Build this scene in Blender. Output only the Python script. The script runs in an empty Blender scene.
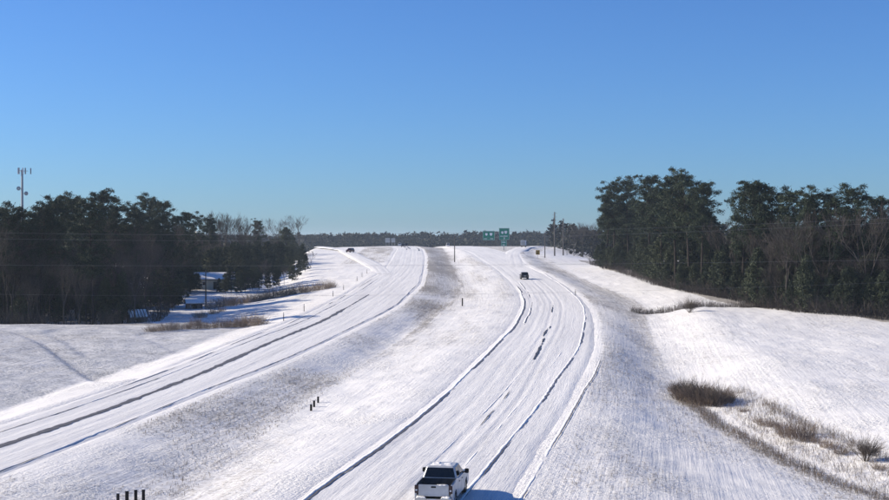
import bpy, bmesh, math, random
import numpy as np
from mathutils import Vector, Matrix

# ------------------------------------------------------------------ camera, sky, sun, exposure
SC = bpy.context.scene
COL = SC.collection
F, CX, HY, H = 1310.0, 444.5, 240.0, 14.0       # focal length in photo pixels, principal x, horizon row, camera height
cam = bpy.data.cameras.new('camera'); cam_o = bpy.data.objects.new('camera', cam); COL.objects.link(cam_o)
cam.sensor_width = 36.0; cam.lens = 36.0 * F / 889.0
cam.clip_start = 0.5; cam.clip_end = 20000
cam_o.location = (0, 0, H)
cam_o.rotation_euler = (math.radians(90) - math.atan(10.0 / F), 0, 0)
SC.camera = cam_o

SUN_EL = math.radians(26)
SUN_TO = Vector((-0.975, 0.222, 0)).normalized()      # towards the sun, in plan
w = bpy.data.worlds.new('World'); SC.world = w; w.use_nodes = True
nt = w.node_tree; nt.nodes.clear()
sky = nt.nodes.new('ShaderNodeTexSky'); sky.sky_type = 'NISHITA'; sky.sun_disc = False
sky.sun_elevation = SUN_EL
sky.sun_rotation = math.atan2(SUN_TO.x, SUN_TO.y)
sky.altitude = 0; sky.air_density = 1.0; sky.dust_density = 0.3; sky.ozone_density = 3.0
bg = nt.nodes.new('ShaderNodeBackground'); bg.inputs[1].default_value = 0.078
wo = nt.nodes.new('ShaderNodeOutputWorld')
tint = nt.nodes.new('ShaderNodeMix'); tint.data_type = 'RGBA'; tint.blend_type = 'MULTIPLY'; tint.inputs[0].default_value = 1.0
tint.inputs[7].default_value = (0.45, 0.74, 1.24, 1)      # the camera's cool white balance of a clear winter sky
nt.links.new(sky.outputs[0], tint.inputs[6]); nt.links.new(tint.outputs[2], bg.inputs[0]); nt.links.new(bg.outputs[0], wo.inputs[0])
sun = bpy.data.lights.new('sun', 'SUN'); sun.energy = 4.9; sun.angle = math.radians(0.53); sun.color = (1.0, 0.885, 0.70)
sun_o = bpy.data.objects.new('sun', sun); COL.objects.link(sun_o)
sd = Vector((SUN_TO.x * math.cos(SUN_EL), SUN_TO.y * math.cos(SUN_EL), math.sin(SUN_EL)))
sun_o.rotation_euler = sd.to_track_quat('Z', 'Y').to_euler(); sun_o.location = sd * 100
SC.view_settings.view_transform = 'Standard'; SC.view_settings.look = 'None'
SC.view_settings.exposure = 0.5; SC.view_settings.gamma = 1.0; SC.view_settings.use_curve_mapping = False
SC.cycles.use_denoising = True
SC.cycles.max_bounces = 6; SC.cycles.diffuse_bounces = 3; SC.cycles.volume_bounces = 1
SC.cycles.transparent_max_bounces = 8

# ------------------------------------------------------------------ helpers
def fin(o, label=None, cat=None, group=None, kind=None):
    if label: o['label'] = label
    if cat: o['category'] = cat
    if group: o['group'] = group
    if kind: o['kind'] = kind
    return o
def empty(name, loc=(0, 0, 0), rz=0.0):
    o = bpy.data.objects.new(name, None); COL.objects.link(o); o.location = loc; o.rotation_euler = (0, 0, rz)
    o.empty_display_size = 0.3
    return o
def link(name, me, parent=None, mat=None):
    if mat is not None and not me.materials: me.materials.append(mat)
    o = bpy.data.objects.new(name, me); COL.objects.link(o)
    if parent: o.parent = parent
    return o
def npmesh(name, V, Fc, smooth=False, mat=None):
    V = np.asarray(V, np.float32); Fc = np.asarray(Fc, np.int32); m, k = Fc.shape
    me = bpy.data.meshes.new(name)
    me.vertices.add(len(V)); me.vertices.foreach_set('co', V.ravel())
    me.loops.add(m * k); me.loops.foreach_set('vertex_index', Fc.ravel())
    me.polygons.add(m); me.polygons.foreach_set('loop_start', np.arange(0, m * k, k, dtype=np.int32))
    if smooth: me.polygons.foreach_set('use_smooth', np.ones(m, bool))
    else: me.polygons.foreach_set('use_smooth', np.zeros(m, bool))
    me.update(calc_edges=True)
    if mat: me.materials.append(mat)
    return me
def bmesh_obj(name, bm, mat, parent=None, smooth=False):
    bmesh.ops.recalc_face_normals(bm, faces=bm.faces)
    me = bpy.data.meshes.new(name); bm.to_mesh(me); bm.free()
    if smooth:
        for p in me.polygons: p.use_smooth = True
    return link(name, me, parent, mat)
def copy_tree(o, parent=None):
    c = o.copy(); COL.objects.link(c); c.parent = parent
    for ch in o.children: copy_tree(ch, c)
    return c
def hash2(ix, iy, seed):
    h = (ix.astype(np.int64) * 374761393 + iy.astype(np.int64) * 668265263 + seed * 1442695041) & 0x7fffffff
    h = ((h ^ (h >> 13)) * 1274126177) & 0x7fffffff
    return ((h ^ (h >> 16)) & 0xffff) / 65535.0
def vnoise(x, y, seed=0):
    x = np.asarray(x, float); y = np.asarray(y, float)
    ix = np.floor(x); iy = np.floor(y); fx = x - ix; fy = y - iy
    fx = fx * fx * (3 - 2 * fx); fy = fy * fy * (3 - 2 * fy)
    a = hash2(ix, iy, seed); b = hash2(ix + 1, iy, seed); c = hash2(ix, iy + 1, seed); d = hash2(ix + 1, iy + 1, seed)
    return (a + (b - a) * fx) * (1 - fy) + (c + (d - c) * fx) * fy - 0.5
def fbm(x, y, seed=0, oct=3):
    s = 0; a = 1.0
    for k in range(oct):
        s = s + a * vnoise(x * 2 ** k, y * 2 ** k, seed + k * 17); a *= 0.5
    return s
def ordinal(n):
    return ['first', 'second', 'third', 'fourth', 'fifth', 'sixth', 'seventh', 'eighth', 'ninth', 'tenth', 'eleventh', 'twelfth',
            'thirteenth', 'fourteenth', 'fifteenth', 'sixteenth', 'seventeenth', 'eighteenth', 'nineteenth', 'twentieth'][n]

# ------------------------------------------------------------------ materials
def mat(name, col, rough=0.6, metal=0.0, spec=0.3, noise=0.0, nscale=6.0, bump=0.0, emit=None):
    m = bpy.data.materials.new(name); m.use_nodes = True; n = m.node_tree.nodes; l = m.node_tree.links
    p = n['Principled BSDF']
    p.inputs['Roughness'].default_value = rough; p.inputs['Metallic'].default_value = metal
    p.inputs['Specular IOR Level'].default_value = spec
    p.inputs['Base Color'].default_value = (*col, 1)
    if noise or bump:
        tc = n.new('ShaderNodeTexCoord'); ns = n.new('ShaderNodeTexNoise'); ns.inputs['Scale'].default_value = nscale
        ns.inputs['Detail'].default_value = 5
        l.new(tc.outputs['Object'], ns.inputs['Vector'])
        if noise:
            mp = n.new('ShaderNodeMapRange'); mp.inputs[1].default_value = 0.3; mp.inputs[2].default_value = 0.7
            mp.inputs[3].default_value = 1 - noise; mp.inputs[4].default_value = 1 + noise
            l.new(ns.outputs['Fac'], mp.inputs[0])
            mx = n.new('ShaderNodeMix'); mx.data_type = 'RGBA'; mx.blend_type = 'MULTIPLY'; mx.inputs[0].default_value = 1
            mx.inputs[6].default_value = (*col, 1)
            l.new(mp.outputs[0], mx.inputs[7]); l.new(mx.outputs[2], p.inputs['Base Color'])
        if bump:
            b = n.new('ShaderNodeBump'); b.inputs['Strength'].default_value = 0.6; b.inputs['Distance'].default_value = bump
            l.new(ns.outputs['Fac'], b.inputs['Height']); l.new(b.outputs[0], p.inputs['Normal'])
    return m
def foliage_mat(name, c1, c2, rough=0.7):
    m = bpy.data.materials.new(name); m.use_nodes = True; n = m.node_tree.nodes; l = m.node_tree.links
    p = n['Principled BSDF']; p.inputs['Roughness'].default_value = rough; p.inputs['Specular IOR Level'].default_value = 0.2
    oi = n.new('ShaderNodeObjectInfo'); tc = n.new('ShaderNodeTexCoord'); ns = n.new('ShaderNodeTexNoise')
    ns.inputs['Scale'].default_value = 0.6; ns.inputs['Detail'].default_value = 3
    l.new(tc.outputs['Object'], ns.inputs['Vector'])
    ad = n.new('ShaderNodeMath'); ad.operation = 'MULTIPLY_ADD'; ad.inputs[1].default_value = 0.5
    l.new(oi.outputs['Random'], ad.inputs[0]); l.new(ns.outputs['Fac'], ad.inputs[2])
    mp = n.new('ShaderNodeMapRange'); mp.inputs[1].default_value = 0.4; mp.inputs[2].default_value = 1.1
    l.new(ad.outputs[0], mp.inputs[0])
    mx = n.new('ShaderNodeMix'); mx.data_type = 'RGBA'; mx.inputs[6].default_value = (*c1, 1); mx.inputs[7].default_value = (*c2, 1)
    l.new(mp.outputs[0], mx.inputs[0]); l.new(mx.outputs[2], p.inputs['Base Color'])
    return m

SNOW = (0.84, 0.825, 0.81)
def snow_mat(name, road=False, relief=0.06):
    """snow with dead grass showing where the ground cover (attribute 'grass') is high; UV is in metres (across, along the road)"""
    m = bpy.data.materials.new(name); m.use_nodes = True; n = m.node_tree.nodes; l = m.node_tree.links
    p = n['Principled BSDF']; p.inputs['Roughness'].default_value = 0.75; p.inputs['Specular IOR Level'].default_value = 0.15
    geo = n.new('ShaderNodeNewGeometry'); uv = n.new('ShaderNodeUVMap'); uv.uv_map = 'metres'
    def noise(vec, scale, detail=4, rough=0.6):
        t = n.new('ShaderNodeTexNoise'); t.inputs['Scale'].default_value = scale; t.inputs['Detail'].default_value = detail
        t.inputs['Roughness'].default_value = rough; l.new(vec, t.inputs['Vector']); return t.outputs['Fac']
    def mapping(vec, sx, sy):
        t = n.new('ShaderNodeMapping'); t.inputs['Scale'].default_value = (sx, sy, 1); l.new(vec, t.inputs['Vector']); return t.outputs[0]
    def math_(op, a, b, c=None):
        t = n.new('ShaderNodeMath'); t.operation = op
        for i, v in enumerate((a, b, c)):
            if v is None: continue
            if isinstance(v, (int, float)): t.inputs[i].default_value = v
            else: l.new(v, t.inputs[i])
        return t.outputs[0]
    def ramp(v, a, b, c=0.0, d=1.0):
        t = n.new('ShaderNodeMapRange'); t.inputs[1].default_value = a; t.inputs[2].default_value = b
        t.inputs[3].default_value = c; t.inputs[4].default_value = d; l.new(v, t.inputs[0]); return t.outputs[0]
    def mix(f, a, b):
        t = n.new('ShaderNodeMix'); t.data_type = 'RGBA'
        for i, v in ((6, a), (7, b)):
            if isinstance(v, tuple): t.inputs[i].default_value = (*v, 1)
            else: l.new(v, t.inputs[i])
        l.new(f, t.inputs[0]); return t.outputs[2]
    pos = geo.outputs['Position']
    fine = noise(pos, 2.6, 5, 0.65)
    mid = noise(pos, 0.35, 4)
    streak = noise(mapping(uv.outputs[0], 2.2, 0.06), 1.0, 5, 0.7)
    streak2 = noise(mapping(uv.outputs[0], 0.5, 0.02), 1.0, 4, 0.6)
    if road:
        streak3 = noise(mapping(uv.outputs[0], 8.0, 0.35), 1.0, 5, 0.7)
        g = ramp(math_('ADD', math_('MULTIPLY', streak, 0.5), math_('MULTIPLY', streak3, 0.5)), 0.51, 0.66)
        g2 = math_('MULTIPLY', g, ramp(streak2, 0.35, 0.65))
        base = mix(math_('MULTIPLY', g2, 0.6), mix(ramp(streak2, 0.3, 0.7), SNOW, (0.70, 0.695, 0.70)), (0.42, 0.41, 0.41))
        dirt = ramp(math_('ADD', math_('MULTIPLY', fine, 0.5), math_('MULTIPLY', streak2, 0.6)), 0.62, 0.80)
        base = mix(math_('MULTIPLY', dirt, 0.4), base, (0.42, 0.41, 0.41))
        l.new(base, p.inputs['Base Color'])
        hsum = math_('ADD', math_('ADD', math_('MULTIPLY', streak, 0.7), math_('MULTIPLY', streak3, 0.6)), math_('MULTIPLY', fine, 0.45))
    else:
        at = n.new('ShaderNodeAttribute'); at.attribute_name = 'grass'; at.attribute_type = 'GEOMETRY'
        nn = math_('ADD', math_('MULTIPLY', fine, 0.65), math_('ADD', math_('MULTIPLY', mid, 0.18), math_('MULTIPLY', streak, 0.4)))
        v = math_('SUBTRACT', math_('ADD', nn, math_('MULTIPLY', at.outputs['Fac'], 0.36)), 0.70)
        f = ramp(v, 0.0, 0.20)
        gcol = mix(ramp(mid, 0.35, 0.65), (0.25, 0.21, 0.16), (0.16, 0.135, 0.11))
        sn = mix(ramp(streak2, 0.3, 0.7), SNOW, (0.745, 0.735, 0.735))
        th = n.new('ShaderNodeAttribute'); th.attribute_name = 'thin'; th.attribute_type = 'GEOMETRY'   # stubbly snow greyed, painting in the shade of slopes turned from the sun
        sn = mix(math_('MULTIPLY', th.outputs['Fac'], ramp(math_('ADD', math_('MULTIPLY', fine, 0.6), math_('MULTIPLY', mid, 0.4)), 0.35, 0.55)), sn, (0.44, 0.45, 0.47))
        l.new(mix(math_('MULTIPLY', f, 0.7), sn, gcol), p.inputs['Base Color'])
        big = noise(pos, 0.09, 3); vfine = noise(pos, 7.0, 3)
        hsum = math_('ADD', math_('MULTIPLY', math_('ADD', fine, math_('MULTIPLY', vfine, 0.25)), math_('ADD', ramp(big, 0.38, 0.62, 0.15, 1.5), math_('MULTIPLY', at.outputs['Fac'], 0.8))), math_('MULTIPLY', streak, 0.55))
    b = n.new('ShaderNodeBump'); b.inputs['Strength'].default_value = 0.9; b.inputs['Distance'].default_value = relief
    l.new(hsum, b.inputs['Height']); l.new(b.outputs[0], p.inputs['Normal'])
    return m
M = {}
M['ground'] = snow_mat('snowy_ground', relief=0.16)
M['road'] = snow_mat('packed_road_snow', road=True, relief=0.075)
M['berm'] = mat('ploughed_snow', SNOW, 0.75, spec=0.15, noise=0.12, nscale=3, bump=0.08)
M['snow'] = mat('settled_snow', (0.86, 0.845, 0.83), 0.75, spec=0.15, bump=0.05, nscale=5)
M['asphalt'] = mat('wet_asphalt', (0.055, 0.055, 0.06), 0.55, spec=0.4, noise=0.3, nscale=1.5)
M['bark'] = mat('pine_bark', (0.042, 0.035, 0.031), 0.9, spec=0.1, noise=0.3, nscale=2)
M['greybark'] = mat('grey_bark', (0.072, 0.064, 0.06), 0.9, spec=0.1, noise=0.25, nscale=2)
M['palebark'] = mat('pale_bark', (0.38, 0.36, 0.33), 0.9, spec=0.1, noise=0.25, nscale=2)
M['needles'] = foliage_mat('pine_needles', (0.022, 0.036, 0.022), (0.044, 0.060, 0.034))
M['cedar'] = foliage_mat('cedar_foliage', (0.022, 0.033, 0.02), (0.06, 0.072, 0.04))
M['brush'] = foliage_mat('dead_brush', (0.075, 0.06, 0.05), (0.14, 0.115, 0.095))
M['twig'] = foliage_mat('shrub_twigs', (0.16, 0.12, 0.095), (0.25, 0.195, 0.15))
M['thicket'] = foliage_mat('wood_thicket', (0.05, 0.042, 0.036), (0.10, 0.083, 0.07))
M['drygrass'] = foliage_mat('dry_grass', (0.20, 0.15, 0.10), (0.32, 0.26, 0.18))
M['farwood'] = foliage_mat('far_foliage', (0.012, 0.016, 0.016), (0.026, 0.028, 0.027))
M['wood'] = mat('weathered_wood', (0.10, 0.092, 0.086), 0.85, spec=0.15, noise=0.25, nscale=3)
M['postwood'] = mat('dark_treated_post', (0.035, 0.028, 0.024), 0.8, spec=0.2, noise=0.2, nscale=8)
M['steel'] = mat('galvanised_steel', (0.34, 0.35, 0.36), 0.5, 0.7, 0.4, noise=0.1)
M['wire'] = mat('aluminium_wire', (0.18, 0.18, 0.185), 0.5, 0.4)
M['green'] = mat('sign_green', (0.0, 0.20, 0.13), 0.45, noise=0.06, nscale=1)
M['white'] = mat('white_paint', (0.78, 0.78, 0.78), 0.45, noise=0.05)
M['yellow'] = mat('sign_yellow', (0.42, 0.24, 0.02), 0.5, noise=0.08)
M['black'] = mat('black_plastic', (0.012, 0.012, 0.013), 0.5)
M['liner'] = mat('grey_bed_liner', (0.05, 0.05, 0.052), 0.8, noise=0.3, nscale=3)
M['glass'] = mat('dark_glass', (0.006, 0.008, 0.01), 0.06, spec=0.6)
M['tyre'] = mat('tyre_rubber', (0.016, 0.016, 0.016), 0.85, spec=0.15, noise=0.2)
M['rim'] = mat('alloy_rim', (0.38, 0.39, 0.40), 0.35, 0.8)
M['silver'] = mat('silver_paint', (0.50, 0.51, 0.52), 0.38, 0.2, 0.5, noise=0.14, nscale=2)
M['slate'] = mat('dark_slate_paint', (0.025, 0.029, 0.038), 0.3, 0.3, 0.5)
M['maroon'] = mat('dark_maroon_paint', (0.06, 0.012, 0.012), 0.3, 0.2, 0.5)
M['red'] = mat('tail_lens', (0.03, 0.004, 0.004), 0.25, spec=0.5)
M['chrome'] = mat('dull_chrome', (0.5, 0.5, 0.5), 0.3, 0.9)
M['plate'] = mat('number_plate', (0.62, 0.64, 0.66), 0.5)
M['cream'] = mat('cream_siding', (0.62, 0.55, 0.40), 0.7, noise=0.08)
M['shed'] = mat('shed_board', (0.15, 0.13, 0.12), 0.8, noise=0.2)
M['brownpanel'] = mat('sign_legend_dark', (0.02, 0.017, 0.014), 0.6)

# ------------------------------------------------------------------ the lie of the land
ysT = np.arange(-300, 7001, 1.0)
ctrl = [(-300, 0), (110, 0), (200, 1.2), (320, 4.2), (374, 5.6), (500, 8.5), (650, 10.4), (720, 10.7), (800, 10.0), (950, 6), (1200, 1), (1500, -1), (7000, -2)]
_t = np.interp(ysT, *zip(*ctrl)); _k = np.hanning(61); _k /= _k.sum()
_t = np.convolve(np.pad(_t, 30, mode='edge'), _k, 'valid')
def B(y): return np.interp(y, ysT, _t)             # road level
DD = np.arange(30, 900, 0.25)
def P(u, v, off=0.0):
    """photo pixel -> point on the road surface raised by off"""
    f = (H - B(DD) - off) * F / DD
    i = int(np.argmax(f <= v - HY)); d = DD[i]
    return float((u - CX) * d / F), float(d), float(B(d) + off)
def top_z(v, d): return H - (v - HY) * d / F
def line(pts, off=0.0, y_lo=None, far=None):
    q = sorted([P(u, v, off)[:2] for u, v in pts], key=lambda a: a[1])
    x = np.array([a[0] for a in q]); y = np.array([a[1] for a in q])
    s0 = (x[2] - x[0]) / (y[2] - y[0])
    x = np.concatenate([[x[0] + s0 * (-200 - y[0])], x]); y = np.concatenate([[-200], y])
    if far is not None:
        x = np.concatenate([x, [a[0] for a in far]]); y = np.concatenate([y, [a[1] for a in far]])
    yy = np.arange(-200, 1600, 2.0); xx = np.interp(yy, y, x); k = np.hanning(17); k /= k.sum()
    xx = np.convolve(np.pad(xx, 8, mode='edge'), k, 'valid')
    return lambda Y: np.interp(Y, yy, xx)
FARSB = [(-26, 800), (-45, 1100), (-80, 1500)]
SBo = line([(0, 432), (60, 413), (115, 394), (160, 378), (200, 362), (250, 341), (307, 319), (355, 294), (386, 273), (393, 266), (398, 256), (401, 249)], 0, far=[(-32, 800), (-52, 1100), (-88, 1500)])
SBi = line([(0, 472), (50, 452), (90, 437), (130, 420), (190, 396), (250, 373), (281, 361), (346, 330), (394, 306), (418, 284), (421.7, 270), (423, 257), (421, 249.6)], 0, far=[(-22, 800), (-42, 1100), (-78, 1500)])
NBl = line([(310, 498), (345, 472), (400, 432), (448, 393.6), (486, 355), (512, 329), (523, 310), (525, 303), (521, 291.6), (513, 281.5), (497, 268), (482, 259), (468, 251), (460, 248)], 0, far=[(-1, 800), (-20, 1100), (-54, 1500)])
NBr0 = line([(462, 500), (470, 490), (497, 455), (530, 415), (560, 376), (579.5, 349), (585.8, 322), (584, 308.5), (577, 297), (565, 287), (545.7, 274.7), (530, 268), (521, 262), (516.5, 255.6), (514, 250)], 0, far=[(36, 640), (44, 700), (60, 800)])
MD = line([(165, 500), (215, 462), (260, 430), (330, 385), (400, 340), (440, 310), (458, 297), (460, 285), (453, 268), (446, 255), (442, 248)], -0.9, far=[(-11, 800), (-31, 1100), (-66, 1500)])
LD = line([(0, 412), (27, 405), (54, 393), (89, 381), (119, 370), (162, 358), (216, 337), (240, 329), (275, 313), (300, 302), (318, 290), (325, 278), (318, 265), (310, 258)], -1.0, far=[(-60, 600), (-75, 800), (-90, 1100), (-120, 1500)])
RD = line([(889, 497), (840, 480), (780, 455), (720, 420), (685, 392), (670, 375), (655, 345), (645, 318), (630, 303), (604, 293), (575, 280), (545, 264), (530, 255)], -1.6, far=[(46, 640), (58, 700), (76, 800), (70, 1100), (40, 1500)])
def NBr(y): return NBr0(y)
def shoulder(y): return np.interp(y, [60, 110, 180, 260], [3.5, 3.5, 2.6, 1.6])
def NBmain_r(y): return np.where(y < 380, NBr(y), np.minimum(NBr(y), np.interp(y, [380, 440, 520, 1500], [12.2, 12.4, 12, 11.5]) + NBl(y)))
Lz_t = ([-300, 90, 120, 150, 170, 188, 206, 230, 336, 500, 700, 1000, 7000], [0.8, 0.9, 1.4, 1.9, 2.1, 1.75, 0.7, -0.9, 1.5, 2.6, 2, -1, -2])
Rz_t = ([-300, 110, 400, 470, 560, 700, 1000, 7000], [-0.2, -0.2, 5.9, 5.6, 5.0, 4.0, 0, -2])
SW = [  # shallow drainage swales across the left field: pixel line, depth
    ([(-14, 331.5), (20, 335), (45, 342), (70, 352), (95, 362), (118, 371)], 0.42, 0.65),
    ([(46, 332), (70, 340), (95, 350)], 0.22, 0.45), ([(138, 331), (160, 336), (188, 344)], 0.16, 0.45)]
SWL = []
for pts, dep, sg in SW:
    q = sorted([((u - CX) * ((H - 1.2) * F / (v - HY)) / F, (H - 1.2) * F / (v - HY)) for u, v in pts], key=lambda a: a[1])
    SWL.append((np.array([a[0] for a in q]), np.array([a[1] for a in q]), dep, sg))
def smooth(t): t = np.clip(t, 0, 1); return t * t * (3 - 2 * t)
def ground(x, y, detail=True, under=True):
    x = np.asarray(x, float); y = np.asarray(y, float)
    b = B(y); ld = LD(y); so = SBo(y) - 2.8; si = SBi(y) + 1.6; md = MD(y); nl = NBl(y) - 1.6; nr = NBr(y) + shoulder(y); rd = RD(y)
    rd = np.maximum(rd, nr + 7); rdep = np.interp(y, [150, 215], [1.6, 0.85]); ld = np.minimum(ld, so - 3)
    lz = np.interp(y, *Lz_t); rz = np.interp(y, *Rz_t)
    zl = np.minimum(b - 1.0, np.maximum(lz - 0.5, b - 1.0)); zl = np.where(y > 230, b - 1.0, zl)
    zld = b - 1.0
    z = np.where(x < ld, zld + (lz - zld) * np.where(y < 230, np.clip((ld - x) / 30, 0, 1), smooth((ld - x) / 16)), 0)
    def seg(x0, x1, z0, z1): return z0 + (z1 - z0) * np.clip((x - x0) / np.maximum(x1 - x0, 0.1), 0, 1)
    lo = -0.12 if under else 0.0
    z = np.where((x >= ld) & (x < so), seg(ld, so, zld, b), z)
    z = np.where((x >= so) & (x < si), b + lo * smooth((x - so - 0.5) / 0.9) * smooth((si - 0.5 - x) / 0.9), z)
    mdz = b - 0.9
    z = np.where((x >= si) & (x < md), b + (mdz - b) * smooth((x - si) / np.maximum(md - si, 1)), z)
    z = np.where((x >= md) & (x < nl), mdz + (b - mdz) * smooth((x - md) / np.maximum(nl - md, 1)), z)
    z = np.where((x >= nl) & (x < nr), b + lo * smooth((x - nl - 0.5) / 0.9) * smooth((nr - 0.5 - x) / 0.9), z)
    z = np.where((x >= nr) & (x < rd), b - rdep * smooth((x - nr) / (rd - nr)), z)
    bank = np.interp(y, [100, 150, 215, 260, 400, 480], [12.0, 12.0, 10.0, 12.0, 14.0, 34.0])
    z = np.where(x >= rd, (b - rdep) + (rz - (b - rdep)) * smooth((x - rd) / bank), z)
    # cross drain between the two right-hand fields
    yc = 232 - 0.10 * (x - 36)
    z = z - np.where(x > rd - 2, 0.45 * np.exp(-((y - yc) / 2.2) ** 2) * smooth((x - rd + 2) / 4) * smooth((90 - x) / 30), 0)
    # drift mound of the near right-hand field
    z = z + np.where(x > rd, 0.3 * np.exp(-((y - 212) / 14.0) ** 2) * smooth((x - rd - 2) / 8), 0)
    for xs, ys_, dep, sg in SWL:
        ends = smooth((y - ys_[0]) / 6) * smooth((ys_[-1] + 8 - y) / 6)
        dx = x - np.interp(y, ys_, xs)
        z = z - dep * ends * np.where(dx < 0, np.exp(-(dx / sg) ** 2), np.exp(-dx / 6.0))
    if detail:
        off = smooth(np.minimum(np.maximum(so - x, x - si), np.maximum(nl - x, x - nr)) / 3.5)
        z = z + off * (0.24 * fbm(x / 7, y / 12, 3, 3) + 0.10 * fbm(x / 1.1, y / 1.6, 8, 2) * (y < 420))
        hum = smooth((x - rd) / 1.0) * smooth((rd + 6 - x) / 1.5) * smooth((134 - y) / 6)
        z = z + hum * 0.34 * (np.abs(fbm(x / 1.3, y / 1.3, 91, 3)))
        z = z + np.where(np.abs(x) > 120, 1.0 * fbm(x / 90, y / 90, 5, 3), 0)
    return z
def gz(x, y): return float(ground(np.array([x]), np.array([y]), detail=True, under=False)[0])

def axis_x():
    d = list(np.arange(-72, 62.01, 0.45)); s = 0.45; x = d[-1]
    r = []
    while x < 4200: s = min(s * 1.09, 260); x += s; r.append(x)
    s = 0.45; x = d[0]; l_ = []
    while x > -4200: s = min(s * 1.09, 260); x -= s; l_.append(x)
    return np.array(l_[::-1] + d + r)
def axis_y():
    a = list(np.arange(-240, 48, 6.0)); y = 48.0
    while y < 620: a.append(y); y += max(0.28, y * 0.0046)
    s = y * 0.0046
    while y < 6400: a.append(y); s = min(s * 1.04, 220); y += s
    return np.array(a)
gx = axis_x(); gy = axis_y()
X, Y = np.meshgrid(gx, gy); Z = ground(X, Y)
nx, ny = len(gx), len(gy)
V = np.stack([X.ravel(), Y.ravel(), Z.ravel()], 1)
ii = (np.arange(ny - 1)[:, None] * nx + np.arange(nx - 1)[None, :]).ravel()
Q = np.stack([ii, ii + 1, ii + nx + 1, ii + nx], 1)
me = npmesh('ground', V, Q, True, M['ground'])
# how much dead grass stands through the snow
so = SBo(Y) - 2.8; si = SBi(Y) + 1.6; md = MD(Y); nl = NBl(Y) - 1.6; nr = NBr(Y) + shoulder(Y); rd = RD(Y); ld = LD(Y)
G = np.zeros_like(X)
G = np.where((X > si) & (X < md), np.interp(Y, [80, 150, 220, 300, 420], [0.28, 0.30, 0.42, 0.64, 0.74]) + 0.5 * fbm(X / 7, Y / 22, 31, 2), G)
G = np.where((X >= md) & (X < nl), np.interp(Y, [80, 200, 300], [0.12, 0.15, 0.25]) + 0.4 * np.exp(-(X - md) / 1.5) * (Y > 130) + 0.45 * fbm(X / 3, Y / 30, 33, 2), G)
G = np.where((X > nr) & (X < rd), np.interp(Y, [80, 180, 260, 400], [0.12, 0.2, 0.38, 0.42]) + 0.5 * fbm(X / 4, Y / 26, 35, 2), G)
G = np.where(np.abs(X - rd + 1.0) < np.where(Y < 135, 0.8, 2.0), np.maximum(G, np.interp(Y, [60, 128, 140, 195, 215, 360, 420], [0.5, 0.55, 0.3, 0.35, 0.5, 0.5, 0.4])), G)
G = np.where((X > rd + 1) & (X < rd + 30) & (np.abs(Y - (232 - 0.1 * (X - 36))) < 1.6), 0.7, G)
G = np.where((X < so) & (X > ld), 0.05 + 0.3 * fbm(X / 3, Y / 30, 36, 2), G)
G = np.where((X < ld) & (Y < 215), 0.22 + 0.3 * fbm(X / 10, Y / 8, 37, 2), G)
G = np.where((X < ld) & (Y >= 215), 0.22 + 0.4 * fbm(X / 12, Y / 12, 38, 2), G)
G = np.where((X > so - 15) & (X < so - 0.5) & (Y > 425) & (Y < 690), 0.55 + 0.5 * fbm(X / 3, Y / 20, 43, 2), G)
G = np.where((X > nr + 2) & (Y > 440) & (Y < 900), 0.36 + 0.5 * fbm(X / 5, Y / 20, 44, 2), G)
G = np.where((X > rd) & (X <= rd + 3) & (Y < 226), 0.15, G)
G = np.where(X > rd + 3, np.where(Y < 226, 0.12, 0.16) + 0.25 * fbm(X / 12, Y / 12, 39, 2), G)
ramp_c = lambda y: np.interp(y, [400, 427, 487, 560, 650, 760], [21, 22.2, 24.6, 29.5, 38.5, 56])
G = np.where((X > NBmain_r(Y) + 2.5) & (X < ramp_c(Y) - 3.2) & (Y > 520), 0.55, G)
# wood floors: leaf litter with thin snow
def right_edge(y): return np.interp(y, [150, 205, 228, 244, 275, 320, 375, 440, 470], [78, 64, 53, 51, 50, 50, 47, 49, 49])
G = np.where((X > right_edge(Y)) & (Y > 190) & (Y < 480), 1.0, G)
G = np.where((X > 100) & (Y > 470), 1.0, G); G = np.where((X < -90) & (Y > 400), 1.0, G)
G = np.where((X < np.interp(Y, [206, 240, 300, 340, 420], [-44, -58, -62, -48, -60])) & (Y > 206) & (Y < 420), 0.95 + 0.6 * fbm(X / 14, Y / 14, 41, 2), G)
G = np.where(Y > 1100, 1.0, G)
at = me.attributes.new('grass', 'FLOAT', 'POINT'); at.data.foreach_set('value', np.clip(G, 0, 1).ravel().astype(np.float32))
slope_shade = np.where((X < ld - 0.5) & (Y < 215), 0.8 + 0.5 * fbm(X / 9, Y / 7, 47, 2), 0.0)  # painted shade: greys the left field, which tilts away from the sun
slope_shade = np.where((X > nr) & (X < rd), 0.22 + 0.5 * fbm(X / 2.5, Y / 40, 48, 2), slope_shade); slope_shade = np.where((X > si) & (X < md), 0.18 + 0.5 * fbm(X / 2.5, Y / 40, 49, 2), slope_shade)
at2 = me.attributes.new('thin', 'FLOAT', 'POINT'); at2.data.foreach_set('value', np.clip(slope_shade, 0, 1).ravel().astype(np.float32))
def set_uv(me, U2):
    uv = me.uv_layers.new(name='metres'); idx = np.empty(len(me.loops), np.int32); me.loops.foreach_get('vertex_index', idx)
    uv.data.foreach_set('uv', U2[idx].astype(np.float32).ravel())
set_uv(me, np.stack([(X - NBl(Y)).ravel(), Y.ravel()], 1))
fin(link('ground', me), kind='structure')

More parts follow.
